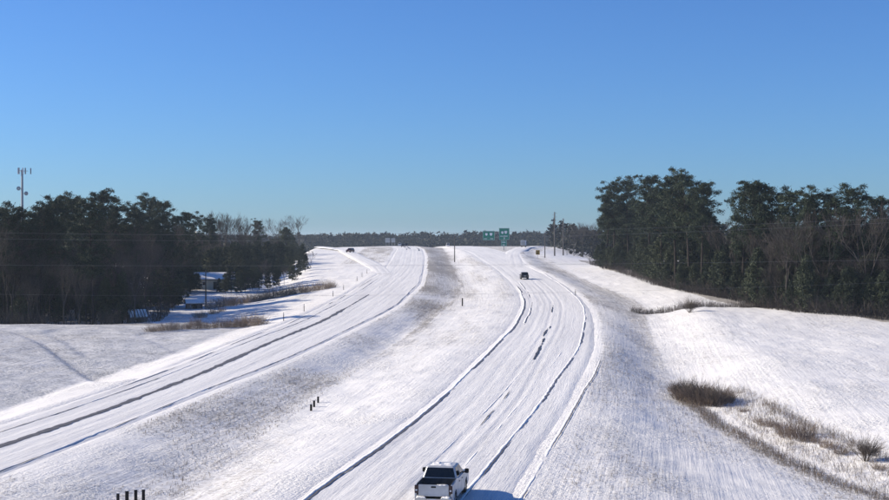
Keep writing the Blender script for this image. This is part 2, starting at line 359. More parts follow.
# ------------------------------------------------------------------ carriageways under packed snow
def road(name, xl, xr, y0, y1, lift=0.02, seed=1, tracks=(), du=0.16, dy=0.009, deep=0.02):
    ys = [y0]
    while ys[-1] < y1: ys.append(ys[-1] + max(0.6, abs(ys[-1]) * dy))
    ys = np.array(ys); wid = float(np.max(xr(ys) - xl(ys))); n = max(8, int(wid / du))
    t = np.linspace(0, 1, n + 1)
    xl_, xr_ = xl(ys), xr(ys)
    Xr = xl_[:, None] + (xr_ - xl_)[:, None] * t[None, :]; Yr = np.repeat(ys[:, None], n + 1, 1)
    u = Xr - xl_[:, None]
    z = B(Yr) + lift + deep * 0.7 * fbm(u / 0.55 + 0.3 * vnoise(Yr / 25, u * 0 + seed, seed), Yr / 26, seed, 3) + 0.03 * fbm(u / 0.5, Yr / 1.2, seed + 5, 2)
    for c, wd, dp in tracks:
        cc = c + 0.25 * vnoise(Yr / 30, Yr * 0 + c, seed + 9)
        z = z - dp * np.exp(-((u - cc) / wd) ** 2) + 0.6 * dp * np.exp(-((u - cc - 1.9 * wd) / (0.6 * wd)) ** 2) + 0.6 * dp * np.exp(-((u - cc + 1.9 * wd) / (0.6 * wd)) ** 2)
    wdt = (xr_ - xl_)[:, None]; edge = np.minimum(u, wdt - u) + 0.35 * fbm(u / 3, Yr / 4, seed + 21, 2)
    z = z - 0.20 * (1 - smooth(edge / 1.9))
    z[:, 0] -= 0.2; z[:, -1] -= 0.2
    Vv = np.stack([Xr.ravel(), Yr.ravel(), z.ravel()], 1); k = n + 1
    i_ = (np.arange(len(ys) - 1)[:, None] * k + np.arange(n)[None, :]).ravel()
    m_ = npmesh(name, Vv, np.stack([i_, i_ + 1, i_ + k + 1, i_ + k], 1), True, M['road'])
    set_uv(m_, np.stack([u.ravel() + seed * 40, Yr.ravel()], 1))
    return fin(link(name, m_), kind='structure')
road('southbound_road', lambda y: SBo(y) - 2.9, lambda y: SBi(y) + 1.7, -150, 1450, seed=2, tracks=[(4.2, 0.3, 0.012), (5.9, 0.3, 0.012), (8.0, 0.3, 0.014), (9.6, 0.3, 0.012)])
road('northbound_road', lambda y: NBl(y) - 1.7, lambda y: NBmain_r(y) + shoulder(y) * np.where(y < 380, 1, 0.9), -150, 1450, seed=3,
     tracks=[(2.9, 0.3, 0.016), (4.6, 0.3, 0.016), (6.7, 0.25, 0.024), (8.5, 0.25, 0.024)])
road('exit_ramp', lambda y: ramp_c(y) - 3.2, lambda y: ramp_c(y) + np.interp(y, [400, 600], [4.2, 4.6]), 392, 900, lift=0.05, seed=4, du=0.4, tracks=[(2.0, 0.3, 0.04), (3.8, 0.3, 0.04)])
rp = [P(*q)[:2] for q in [(386, 274), (379, 267), (370, 262), (358, 256.5), (349, 252), (345.5, 249.5)]]
rp = sorted(rp, key=lambda a: a[1]); rpx = np.array([a[0] for a in rp] + [rp[-1][0] - 20]); rpy = np.array([a[1] for a in rp] + [rp[-1][1] + 90])
ent_c = lambda y: np.interp(y, rpy, rpx)
road('entrance_ramp', lambda y: ent_c(y) - 3.4, lambda y: ent_c(y) + 3.0, float(rpy[0]), float(rpy[-1]), lift=0.06, seed=5, du=0.4, tracks=[(2.2, 0.3, 0.04), (4.0, 0.3, 0.04)])

def ribbon(name, fx, y0, y1, seed, hw=0.32, hh=0.15, material='berm', gaps=0.0, wob=0.15, z0=0.0, flat=False, dy=0.35):
    """ridge of ploughed snow (or a flat ragged strip) that follows the road"""
    ys = [y0]
    while ys[-1] < y1: ys.append(ys[-1] + max(dy, ys[-1] * 0.004))
    ys = np.array(ys); x = fx(ys) + wob * (fbm(ys / 22, ys * 0, seed, 2) + 0.22 * fbm(ys / 1.3, ys * 0 + 2, seed + 3, 2))
    wv = hw * (1 + (0.7 if flat else 0.4) * fbm(ys / 1.5, ys * 0 + 7, seed + 1, 3)); hv = hh * np.clip(1 + 0.7 * fbm(ys / 3.5, ys * 0 + 3, seed + 2, 3), 0.3, 1.6)
    if gaps:
        on = np.clip((fbm(ys / 9, ys * 0 + 5, seed + 4, 3) + 0.5 - gaps) * 6, 0, 1); hv = hv * on; wv = wv * np.maximum(on, 0.02)
    fade = smooth((ys - y0) / 8 + 0.02) * smooth((y1 - ys) / (0.05 * y1)); hv = hv * fade; wv = wv * np.maximum(fade, 0.03)
    b = B(ys) + z0
    if flat:
        prof = [(-1, 0), (-0.35, 0.004), (0.35, 0.004), (1, 0)]
    else:
        prof = [(-1.2, -0.12), (-0.55, 0.75), (0.0, 1.0), (0.45, 0.8), (0.75, -0.15)]
    rows = []
    for a, c in prof:
        jit = 0.25 * vnoise(ys / 0.6, ys * 0 + a * 9, seed + 6) * wv
        rows.append(np.stack([x + a * wv + jit, ys, b + (c * hv if not flat else c)], 1))
    k = len(prof); Vv = np.stack(rows, 1).reshape(-1, 3)
    i_ = (np.arange(len(ys) - 1)[:, None] * k + np.arange(k - 1)[None, :]).ravel()
    m_ = npmesh(name, Vv, np.stack([i_, i_ + 1, i_ + k + 1, i_ + k], 1), not flat, M[material])
    return fin(link(name, m_), kind='structure')
M['slush'] = mat('grey_slush', (0.12, 0.115, 0.115), 0.6, noise=0.35, nscale=2)
for fx, y0, y1, sd, hw, hh, gp, dk in ((SBo, 55, 330, 11, 0.12, 0.05, 0.0, 0.05), (lambda y: SBo(y) - 1.3, 120, 330, 12, 0.13, 0.06, 0.45, 0.05), (SBi, 55, 420, 13, 0.12, 0.045, 0.0, 0.05),
                                       (NBl, 50, 300, 14, 0.17, 0.075, 0.0, 0.10), (NBr, 50, 430, 15, 0.16, 0.07, 0.0, 0.06), (lambda y: NBr(y) + 3.2, 50, 150, 16, 0.12, 0.03, 0.1, 0.04), (lambda y: NBl(y) + 1.3, 190, 330, 17, 0.15, 0.06, 0.4, 0.05)):
    ribbon('snow_berm', fx, y0, y1, sd, hw, hh, wob=0.3, gaps=gp)
    ribbon('slush_line', lambda y, fx=fx, hw=hw, dk=dk: fx(y) + hw * 0.75 + dk * 0.7, y0, min(y1, 215 if sd == 15 else 330), sd, dk, material='slush', flat=True, z0=0.052, wob=0.3, gaps=0.22 if sd == 14 else 0.34)
for k, c in enumerate((4.7, 6.9)):
    ribbon('snow_berm', lambda y, c=c: NBl(y) + c * (NBmain_r(y) - NBl(y)) / 8.4, 50, 420, 18 + k, 0.07, 0.022, gaps=0.5, z0=0.01)
# bare asphalt worn through the snow
ribbon('bare_asphalt', lambda y: SBo(y) + 3.2, 60, 235, 31, 0.32, material='slush', flat=True, z0=0.055, wob=0.12)
ribbon('bare_asphalt', lambda y: SBo(y) + 3.2, 215, 330, 32, 0.15, material='slush', flat=True, z0=0.058, gaps=0.3)
fr = lambda y, t: NBl(y) + t * (NBr(y) - NBl(y))
def track(u1, v1, u2, v2):
    a = P(u1, v1); b = P(u2, v2); return (lambda y: np.interp(y, [b[1], a[1]], [b[0], a[0]])), b[1], a[1]
for k, (q, hw, gp) in enumerate([((552.5, 324, 532, 364), 0.16, 0.3), ((548, 328, 543, 338), 0.18, 0.4), ((553, 303, 552, 315), 0.08, 0.5), ((512, 390, 474, 432), 0.05, 0.5), ((470, 440, 440, 478), 0.04, 0.55)]):
    fx, y0, y1 = track(*q); ribbon('bare_asphalt', fx, y0, y1, 40 + k, hw, material='asphalt', flat=True, z0=0.065, gaps=gp, wob=0.25, dy=0.2)

for k, (o_, a, b_) in enumerate([(2.6, 585, 650), (4.4, 600, 700), (8.2, 560, 640)]):
    ribbon('bare_asphalt', lambda y, o_=o_: SBo(y) + o_, a, b_, 60 + k, 0.35, material='asphalt', flat=True, z0=0.075, gaps=0.3)

# ------------------------------------------------------------------ vegetation makers
def unit(rng, n):
    v = rng.normal(size=(n, 3)); return v / np.linalg.norm(v, axis=1)[:, None]
def tri_cloud(C, S, rng, el=1.0):
    n = len(C); a = unit(rng, n); b = np.cross(a, unit(rng, n)); b /= np.linalg.norm(b, axis=1)[:, None] + 1e-9
    S = np.asarray(S)[:, None]
    V_ = np.stack([C - a * S * el * 0.5 - b * S * 0.38, C + a * S * el, C - a * S * el * 0.4 + b * S * 0.5], 1).reshape(-1, 3)
    return V_, np.arange(3 * n).reshape(n, 3)
def tubes(segs, k=4):
    """segs: (p0, p1, r0, r1)"""
    P0 = np.array([s[0] for s in segs], float); P1 = np.array([s[1] for s in segs], float)
    R0 = np.array([s[2] for s in segs]); R1 = np.array([s[3] for s in segs])
    d = P1 - P0; d /= np.linalg.norm(d, axis=1)[:, None] + 1e-9
    ref = np.where(np.abs(d[:, 2:3]) > 0.9, np.array([[1, 0, 0]]), np.array([[0, 0, 1]]))
    a = np.cross(d, ref); a /= np.linalg.norm(a, axis=1)[:, None]; b = np.cross(d, a)
    ring = []
    for j in range(k):
        t = 2 * math.pi * j / k; o = a * math.cos(t) + b * math.sin(t)
        ring.append((P0 + o * R0[:, None], P1 + o * R1[:, None]))
    n = len(segs)
    Vv = np.stack([r[0] for r in ring] + [r[1] for r in ring], 1).reshape(-1, 3)
    f = []
    base = np.arange(n) * 2 * k
    for j in range(k):
        j2 = (j + 1) % k; f.append(np.stack([base + j, base + j2, base + k + j2, base + k + j], 1))
    return Vv, np.concatenate(f)
def pine_meshes(seed, h=22.0, crown0=0.42, spread=0.17, dens=1.0):
    rng = np.random.default_rng(seed); segs = []; C = []; S = []
    lean = rng.normal(size=2) * 0.5
    def axis(t): return np.array([lean[0] * t * t + 0.25 * math.sin(3 * t + seed), lean[1] * t * t + 0.2 * math.cos(4 * t + seed) - 0.2 * math.cos(seed), h * t])
    n = 9
    for i in range(n):
        segs.append((axis(i / n), axis((i + 1) / n), 0.30 * (1 - 0.88 * i / n), 0.30 * (1 - 0.88 * (i + 1) / n)))
    nb = int(50 * dens)
    lop = rng.uniform(0, 6.28)
    for i in range(nb):
        t = crown0 + (0.97 - crown0) * (i + rng.uniform(0, 1)) / nb
        q = (t - crown0) / (1 - crown0)
        ln = h * spread * math.sqrt(max(0.1, 1 - ((q - 0.42) / 0.66) ** 2)) * rng.uniform(0.5, 1.12)
        az = i * 2.4 + rng.uniform(-0.6, 0.6); ln *= 1 + 0.25 * math.cos(az - lop)
        up = rng.uniform(0.05, 0.5) + 0.35 * q
        p0 = axis(t); dirv = np.array([math.cos(az), math.sin(az), up]); dirv /= np.linalg.norm(dirv)
        p1 = p0 + dirv * ln * 0.55; p2 = p1 + (dirv + np.array([0, 0, 0.1])) * ln * 0.45
        segs.append((p0, p1, 0.085 * (1.1 - q), 0.05)); segs.append((p1, p2, 0.05, 0.02))
        for c in range(rng.integers(2, 5)):
            s = rng.uniform(0.28, 1.0); pc = p0 + (p2 - p0) * s + rng.normal(size=3) * np.array([0.5, 0.5, 0.3])
            r = rng.uniform(0.45, 0.95) * (1 - 0.25 * q); m_ = int(105 * r / 0.7)
            C.append(pc + rng.normal(size=(m_, 3)) * np.array([r, r, r * 0.62]) * 0.58); S.append(rng.uniform(0.08, 0.19, m_))
    for c in range(7):
        pc = axis(rng.uniform(0.9, 1.0)) + rng.normal(size=3) * np.array([0.6, 0.6, 0.3]); m_ = 45
        C.append(pc + unit(rng, m_) * rng.uniform(0, 0.75, m_)[:, None]); S.append(rng.uniform(0.08, 0.19, m_))
    # dead stubs below the crown
    for i in range(9):
        t = rng.uniform(0.15, crown0); az = rng.uniform(0, 6.28); p0 = axis(t)
        segs.append((p0, p0 + np.array([math.cos(az), math.sin(az), -0.1]) * rng.uniform(0.6, 2.0), 0.04, 0.015))
    tv, tf = tubes(segs, 5); C = np.concatenate(C); S = np.concatenate(S)
    cv, cf = tri_cloud(C, S, rng, 2.3)
    return npmesh('pine_trunk', tv, tf, True, M['bark']), npmesh('pine_crown', cv, cf, False, M['needles'])
def cedar_meshes(seed, h=9.0, wid=0.22, ragged=0.25):
    rng = np.random.default_rng(seed); segs = [((0, 0, 0), (0, 0, h * 0.5), 0.14, 0.09), ((0, 0, h * 0.5), (0, 0, h * 0.97), 0.09, 0.02)]; C = []; S = []
    for i in range(120):
        t = rng.uniform(0.06, 0.99) ** 0.9; az = rng.uniform(0, 6.28)
        R = h * wid * (math.sin(math.pi * min(1, 0.28 + 0.72 * t)) ** 0.8 + 0.06) * rng.uniform(0.5, 1 + ragged)
        p0 = np.array([0, 0, h * t * 0.95]); p2 = p0 + np.array([math.cos(az) * R, math.sin(az) * R, R * rng.uniform(-0.05, 0.45)])
        segs.append((p0, p2, 0.03, 0.01))
        for s in (0.55, 0.95):
            r = rng.uniform(0.3, 0.55); m_ = 26; pc = p0 + (p2 - p0) * s
            C.append(pc + unit(rng, m_) * (rng.uniform(0, 1, m_) ** 0.5)[:, None] * r); S.append(rng.uniform(0.10, 0.22, m_))
    tv, tf = tubes(segs, 4); cv, cf = tri_cloud(np.concatenate(C), np.concatenate(S), rng, 1.6)
    return npmesh('cedar_trunk', tv, tf, True, M['bark']), npmesh('cedar_crown', cv, cf, False, M['cedar'])
def bare_meshes(seed, h=15.0, fan=0.5, bark='greybark', depth=6, fork=0.3):
    rng = np.random.default_rng(seed); trunk = []; tw = []
    def grow(p, d, ln, r, lev):
        p1 = p + d * ln
        (trunk if lev <= 1 else tw).append((p, p1, r, r * 0.72))
        if lev >= depth: return
        for k in range((3, 3, 3, 3, 3, 2, 2)[lev]):
            nd = d + rng.normal(size=3) * fan * np.array([1, 1, 0.5]); nd[2] += 0.22; nd /= np.linalg.norm(nd)
            grow(p + d * ln * rng.uniform(0.55, 1.0), nd, ln * rng.uniform(0.62, 0.84), max(r * 0.58, 0.016), lev + 1)
    grow(np.array([0., 0., 0.]), np.array([0.02, 0.0, 1.0]), h * fork, 0.0095 * h, 0)
    v1, f1 = tubes(trunk, 6); v2, f2 = tubes(tw, 3)
    zmax = max(v1[:, 2].max(), v2[:, 2].max()); sc = h / zmax
    return npmesh('bare_trunk', v1 * sc, f1, True, M[bark]), npmesh('bare_branches', v2 * sc, f2, True, M[bark])
def shrub_mesh(seed, r=1.4, h=1.5, n=420, matn='twig'):
    rng = np.random.default_rng(seed); segs = []
    for i in range(n):
        a = rng.uniform(0, 6.28); q = r * math.sqrt(rng.uniform(0, 1)); p0 = np.array([q * math.cos(a) * 0.75, q * math.sin(a) * 0.75, -0.05])
        hh = h * rng.uniform(0.4, 1.0) * (1 - 0.45 * (q / r) ** 2)
        d = np.array([math.cos(a) * q / r * 0.6 + rng.normal() * 0.28, math.sin(a) * q / r * 0.6 + rng.normal() * 0.28, 1.0])
        p1 = p0 + d * hh * 0.6; p2 = p1 + (d + rng.normal(size=3) * 0.3) * hh * 0.4
        segs.append((p0, p1, 0.014, 0.010)); segs.append((p1, p2, 0.010, 0.005))
        for k in range(2):
            s = p0 + (p1 - p0) * rng.uniform(0.4, 1); segs.append((s, s + (d + rng.normal(size=3) * 0.7) * hh * 0.3, 0.008, 0.004))
    v, f = tubes(segs, 3); return npmesh('shrub', v, f, False, M[matn])
def plant(name, meshes, parts, loc, s, rz, label, cat, group=None, sz=None):
    t = empty(name, loc, rz); t.scale = (s, s, sz or s)
    for m_, pn in zip(meshes, parts): link(pn, m_, t)
    return fin(t, label, cat, group)
R = random.Random(7)
PINES = [pine_meshes(100 + i, 22, c, s) for i, (c, s) in enumerate([(0.46, 0.21), (0.52, 0.23), (0.42, 0.19), (0.56, 0.24), (0.48, 0.20), (0.38, 0.22)])]
CEDARS = [cedar_meshes(200 + i, 9, wd) for i, wd in enumerate((0.22, 0.27, 0.18))]
BARES = [bare_meshes(300 + i, 15, fn) for i, fn in enumerate((0.40, 0.46, 0.34))]
PB = ('trunk', 'crown'); BB = ('trunk', 'branches')

# ------------------------------------------------------------------ right-hand wood
right_front = [(606, 195), (614, 183), (628, 180), (648, 179), (661, 190), (674, 177), (689, 175), (702, 184), (744, 190), (757, 185), (771, 190), (797, 192), (809, 194), (833, 195), (851, 189), (882, 200)]
def rn(u): return ordinal(min(range(len(right_front)), key=lambda k: abs(right_front[k][0] - u)))
def side(u): c = min(right_front, key=lambda a: abs(a[0] - u))[0]; return 'left' if u < c else 'right'
def edge_y(u):   # depth of the wood's front edge seen at photo column u
    return float(np.interp(u, [590, 604, 628, 655, 678, 701, 730, 758, 800, 850, 889, 960, 1100], [430, 378, 372, 300, 276, 264, 250, 228, 212, 205, 200, 190, 178]))
for i, (u, v) in enumerate(right_front):
    d = edge_y(u) + R.uniform(8, 14); x = (u - CX) * d / F; z = gz(x, d)
    hgt = top_z(v, d) - z
    k = (i * 5 + 1) % 6
    plant('pine_tree', PINES[k], PB, (x, d, z - 0.1), hgt / 22.0, R.uniform(0, 6.28), f'{ordinal(i)} tall pine from the road along the front of the right-hand wood', 'pine', 'front row of the right-hand wood')
nf = 0
for k in range(120):
    u = R.uniform(600, 1060); e = edge_y(u); d = e + R.uniform(16, 85) ; x = (u - CX) * d / F; z = gz(x, d)
    vt = np.interp(u, [600, 612, 640, 700, 722, 735, 760, 785, 823, 850, 866, 889, 1100], [212, 198, 192, 196, 226, 222, 204, 222, 222, 208, 224, 212, 200]) + R.uniform(4, 28)
    hgt = top_z(vt, d) - z
    if hgt < 9 or hgt > 27: continue
    plant('pine_tree', PINES[R.randrange(6)], PB, (x, d, z - 0.1), hgt / 22.0, R.uniform(0, 6.28), f'{"lower" if hgt < 17 else "tall"} dark pine behind the {rn(u)} front pine of the right-hand wood', 'pine', 'inner pines of the right-hand wood')
for k in range(80):
    u = 596 + (k + R.uniform(0, 1)) / 80 * 400; d = edge_y(u) + R.uniform(1.5, 12); x = (u - CX) * d / F; z = gz(x, d)
    s = R.uniform(0.5, 1.25)
    if u < 640: s *= 0.85
    plant('young_cedar', CEDARS[R.randrange(3)], PB, (x, d, z - 0.05), s, R.uniform(0, 6.28), f'{"small" if s < 0.75 else "big" if s > 1.0 else "middling"} bushy evergreen {side(u)} of the {rn(u)} front pine, right-hand wood edge', 'cedar', 'evergreens along the right-hand wood edge')
for k in range(60):
    u = R.uniform(600, 1040); d = edge_y(u) + R.uniform(14, 60); x = (u - CX) * d / F; z = gz(x, d)
    plant('young_cedar', CEDARS[R.randrange(3)], PB, (x, d, z - 0.05), R.uniform(0.9, 1.5), R.uniform(0, 6.28), f'dark evergreen deep under the {rn(u)} front pine of the right-hand wood', 'cedar', 'understorey evergreens of the right-hand wood')
for k in range(30):
    u = R.choice((R.uniform(745, 900), R.uniform(770, 980))); d = edge_y(u) + R.uniform(4, 16); x = (u - CX) * d / F; z = gz(x, d)
    plant('bare_sapling', BARES[R.randrange(3)], BB, (x, d, z - 0.05), R.uniform(0.35, 0.85), R.uniform(0, 6.28), f'thin grey leafless sapling {side(u)} of the {rn(u)} front pine, right-hand wood', 'sapling', 'saplings of the right-hand thicket')
rb = [(724, 216), (735, 220), (786, 212), (795, 218), (803, 214), (823, 206), (866, 200), (874, 208), (760, 225), (842, 218)]
for i, (u, v) in enumerate(sorted(rb)):
    d = edge_y(u) + R.uniform(3, 14); x = (u - CX) * d / F; z = gz(x, d); hgt = top_z(v, d) - z
    plant('bare_tree', BARES[i % 3], BB, (x, d, z - 0.1), hgt / 15.0, R.uniform(0, 6.28), f'{ordinal(i)} leafless tree from the road among the right-hand pines', 'bare tree', 'leafless trees of the right-hand wood')

# ------------------------------------------------------------------ left-hand wood
left_front = [(4, 207), (20, 208), (40, 206), (52, 203), (64, 200), (77, 200), (92, 203), (102, 191), (112, 206), (136, 208), (149, 199), (163, 204), (180, 216), (190, 213), (211, 218), (257, 221)]
def ln_(u): q = left_front[::-1]; return ordinal(min(range(len(q)), key=lambda k: abs(q[k][0] - u)))
def lside(u): c = min(left_front, key=lambda a: abs(a[0] - u))[0]; return 'left' if u < c else 'right'
def ledge_y(u): return float(np.interp(u, [-150, 0, 150, 185, 215, 240, 260, 285, 300, 320], [196, 212, 214, 290, 420, 440, 470, 520, 570, 640]))
def left_spot(u, v, d):
    """move a tree back along its sight line until its shadow stays off the carriageway"""
    for k in range(20):
        x = (u - CX) * d / F; z = gz(x, d); hgt = top_z(v, d) - z
        if d < 222 or x + 2.0 * hgt < -27: break
        d *= 1.05
    return x, d, z, hgt
for i, (u, v) in enumerate(left_front[::-1]):
    x, d, z, hgt = left_spot(u, v, ledge_y(u) + R.uniform(8, 18))
    plant('pine_tree', PINES[(i * 5 + 2) % 6], PB, (x, d, z - 0.1), hgt / 22.0, R.uniform(0, 6.28), f'{ordinal(i)} pine from the road along the top of the left-hand wood', 'pine', 'front row of the left-hand wood')
for k in range(95):
    u = R.uniform(-170, 275); d = ledge_y(u) + R.uniform(26, 120); x = (u - CX) * d / F; z = gz(x, d)
    vt = np.interp(u, [-170, 0, 60, 100, 150, 175, 200, 240, 280], [205, 210, 208, 206, 206, 218, 221, 226, 230]) + R.uniform(9, 30)
    hgt = top_z(vt, d) - z
    if hgt < 7 or hgt > 26: continue
    if d > 222 and x + 2.0 * hgt > -27: continue
    if abs(x - (207 - CX) * 340 / F) < 9 and abs(d - 340) < 9: continue
    plant('pine_tree', PINES[R.randrange(6)], PB, (x, d, z - 0.1), hgt / 22.0, R.uniform(0, 6.28), f'{"lower" if hgt < 15 else "tall"} dark pine behind the {ln_(u)} front pine of the left-hand wood', 'pine', 'inner pines of the left-hand wood')
lb = [(8, 214, 0), (30, 222, 1), (80, 228, 2), (118, 216, 0), (128, 226, 1), (145, 232, 2), (168, 222, 0), (216, 211, 2), (223, 209, 2), (231, 214, 0), (237, 216, 2), (246, 221, 0), (279, 217, 1), (299, 214, 1), (270, 232, 0)]
for i, (u, v, kk) in enumerate(sorted(lb)[::-1]):
    x, d, z, hgt = left_spot(u, v, ledge_y(u) + R.uniform(6, 20))
    plant('bare_tree', BARES[kk], BB, (x, d, z - 0.1), hgt / 15.0, R.uniform(0, 6.28), f'{ordinal(i)} leafless tree from the road in the left-hand wood', 'bare tree', 'leafless trees of the left-hand wood')
for k in range(46):
    u = R.uniform(-60, 240); d = ledge_y(u) + R.uniform(4, 26); x = (u - CX) * d / F; z = gz(x, d)
    plant('bare_sapling', BARES[R.randrange(3)], BB, (x, d, z - 0.05), R.uniform(0.4, 0.95), R.uniform(0, 6.28), f'thin leafless sapling {lside(u)} of the {ln_(u)} front pine, left-hand wood', 'sapling', 'saplings of the left-hand wood')
lc = [(286, 226), (293, 236), (303, 243), (309, 250), (277, 238), (268, 246), (298, 252), (262, 250), (240, 244), (228, 250), (190, 240), (172, 244), (248, 256)]
for i, (u, v) in enumerate(sorted(lc)[::-1]):
    x, d, z, hgt = left_spot(u, v, ledge_y(u) + R.uniform(3, 12))
    plant('young_cedar', CEDARS[i % 3], PB, (x, d, z - 0.05), hgt / 9.0, R.uniform(0, 6.28), f'{ordinal(i)} rounded evergreen from the road at the end of the left-hand wood', 'cedar', 'evergreens at the road end of the left-hand wood')
for i, (u, v, h_) in enumerate([(311, 268, 4.5), (305, 274, 5.5), (299, 278, 5.0), (292, 281, 6.0), (284, 284, 5.0), (276, 285, 5.5), (268, 287, 4.5), (259, 288, 5.0), (250, 290, 4.0), (302, 268, 7.0), (290, 272, 7.5), (278, 276, 7.0), (265, 279, 7.0), (254, 281, 6.0), (243, 284, 6.5)]):
    x, y, z = P(u, v, -2.5); z = gz(x, y)
    plant('thicket_shrub', CEDARS[i % 3] if i % 4 else BARES[i % 3], PB if i % 4 else BB, (x, y, z - 0.05), h_ / (9.0 if i % 4 else 15.0), R.uniform(0, 6.28), f'{ordinal(i)} scrubby bush in the dark thicket at the road end of the left wood', 'bush', 'thicket at the road end of the left wood')
for i, (u, d, h_) in enumerate([(190, 322, 6.0), (197, 326, 4.5), (219, 322, 3.6), (225, 318, 5.0), (231, 322, 6.5), (238, 318, 5.5), (245, 324, 6.0), (252, 330, 5.0)]):
    x = (u - CX) * d / F; z = gz(x, d)
    plant('yard_cedar', CEDARS[i % 3], PB, (x, d, z - 0.05), h_ / 9.0, R.uniform(0, 6.28), f'{ordinal(i)} small dark evergreen from the left screening the cream house', 'cedar', 'evergreens screening the cream house')
for k in range(110):
    u = R.uniform(206, 311); d = ledge_y(u) * R.uniform(0.86, 1.0); x = (u - CX) * d / F
    if x > -52: d = -54.0 / ((u - CX) / F); x = (u - CX) * d / F
    z = gz(x, d); hgt = top_z(np.interp(u, [208, 240, 275, 300, 312], [242, 240, 240, 244, 252]) + R.uniform(0, 16), d) - z
    if abs(x + 61) < 7 and abs(d - 338) < 12: continue
    plant('young_cedar', CEDARS[R.randrange(3)], PB, (x, d, z - 0.05), hgt / 9.0, R.uniform(0, 6.28), f'dark evergreen {lside(u)} of the {ln_(u)} front pine in the receding end of the left wood', 'cedar', 'evergreens in the receding end of the left wood')
for k in range(70):
    u = R.uniform(-110, 200); d = ledge_y(u) + R.uniform(30, 110); x = (u - CX) * d / F; z = gz(x, d)
    if abs(u - 137) < 16 and d < 300: continue
    plant('young_cedar', CEDARS[R.randrange(3)], PB, (x, d, z - 0.05), R.uniform(0.9, 1.5), R.uniform(0, 6.28), f'tall dark evergreen deep behind the {ln_(u)} front pine of the left-hand wood', 'cedar', 'deep evergreens of the left-hand wood')
for k in range(46):
    u = -60 + (k + R.uniform(0, 1)) / 46 * 270; d = ledge_y(u) + R.uniform(10, 60); x = (u - CX) * d / F; z = gz(x, d)
    plant('young_cedar', CEDARS[R.randrange(3)], PB, (x, d, z - 0.05), R.uniform(0.5, 1.15), R.uniform(0, 6.28), f'low dark evergreen {lside(u)} of the {ln_(u)} front pine, left-hand wood', 'cedar', 'understorey evergreens of the left-hand wood')

# brush under both woods: nobody could count it
def underbrush(name, label, pts, seed, hmin=0.8, hmax=4.0):
    rng = np.random.default_rng(seed); n = len(pts)
    p = np.array(pts); z = ground(p[:, 0], p[:, 1]); hh = rng.uniform(0, 1, n) ** 1.8 * (hmax - hmin) + hmin
    P0 = np.stack([p[:, 0], p[:, 1], z - 0.05], 1); lean = rng.normal(size=(n, 3)) * np.array([0.22, 0.22, 0]) + np.array([0, 0, 1])
    segs_v = []; T = []
    P1 = P0 + lean * (hh * 0.55)[:, None]; P2 = P1 + (lean + rng.normal(size=(n, 3)) * 0.25) * (hh * 0.45)[:, None]
    r = 0.012 + 0.008 * hh
    segs = list(zip(P0, P1, r, r * 0.7)) + list(zip(P1, P2, r * 0.7, r * 0.3))
    for k in range(4):
        s = rng.uniform(0.35, 1, n)[:, None]; q = P0 + (P1 - P0) * s
        e = q + (lean * 0.7 + rng.normal(size=(n, 3)) * 0.6) * (hh * rng.uniform(0.2, 0.4, n))[:, None]
        segs += list(zip(q, e, r * 0.55, r * 0.2))
    v, f = tubes(segs, 3)
    return fin(link(name, npmesh(name, v, f, False, M['thicket'])), label, 'brush', kind='stuff')
rng0 = random.Random(3)
pr = []
for k in range(5200):
    u = rng0.uniform(590, 1000); d = edge_y(u) - 1.5 + rng0.uniform(0, 1) ** 1.5 * 22; pr.append(((u - CX) * d / F, d))
underbrush('underbrush', 'tangled brown underbrush along the foot of the right-hand wood', pr, 51, 0.5, 3.6)
pl = []
for k in range(5200):
    u = rng0.uniform(-100, 205); d = ledge_y(u) - 1 + rng0.uniform(0, 1) ** 1.3 * 40
    if (120 < u < 152 or 45 < u < 100 or u > 180) and rng0.random() < 0.8: continue
    pl.append(((u - CX) * d / F, d))
underbrush('underbrush', 'tangled dark underbrush along the foot of the left-hand wood', pl, 52, 0.5, 3.2)

# ------------------------------------------------------------------ far woods
def far_wood(name, label, x0, x1, y0, y1, n, hfun, seed, matn='farwood'):
    rng = np.random.default_rng(seed); x = rng.uniform(x0, x1, n); y = rng.uniform(y0, y1, n); z = ground(x, y); h = hfun(x, y, rng)
    m_ = 46; t = rng.uniform(0, 1, (n, m_)); a = rng.uniform(0, 6.28, (n, m_)); R_ = h[:, None] * 0.2 * np.sin(math.pi * np.clip(0.2 + 0.72 * t, 0, 1)) * rng.uniform(0.3, 1.1, (n, m_))
    C = np.stack([x[:, None] + R_ * np.cos(a), y[:, None] + R_ * np.sin(a), z[:, None] + h[:, None] * (0.04 + 0.96 * t)], 2).reshape(-1, 3)
    v, f = tri_cloud(C, np.repeat(h * 0.10, m_) * rng.uniform(0.6, 1.3, n * m_), rng, 1.3)
    return fin(link(name, npmesh(name, v, f, False, M[matn])), label, 'wood', kind='stuff')
far_wood('far_wood', 'long dark wood along the horizon beyond the road crest', -900, 900, 1260, 1480, 5200, lambda x, y, r: np.where(x > 20, 22.5, 20.0) + 5 * fbm(x / 60, y * 0, 3, 3) + r.normal(size=len(x)) * 1.2, 61)
far_wood('far_wood', 'wood behind the utility poles at the road end of the right-hand wood', 60, 330, 620, 800, 900, lambda x, y, r: 12.0 + 3 * fbm(x / 25, y * 0, 9, 2) + r.normal(size=len(x)) * 1.0 + np.clip((x - 60) / 60, 0, 2) * 1.5, 62)
far_wood('far_wood', 'wood filling the low ground behind the left-hand trees', -420, -95, 470, 700, 420, lambda x, y, r: 11.0 + r.normal(size=len(x)) * 1.5, 63)
fb = [(574, 224), (583, 221), (592, 222), (598, 224), (567, 229)]
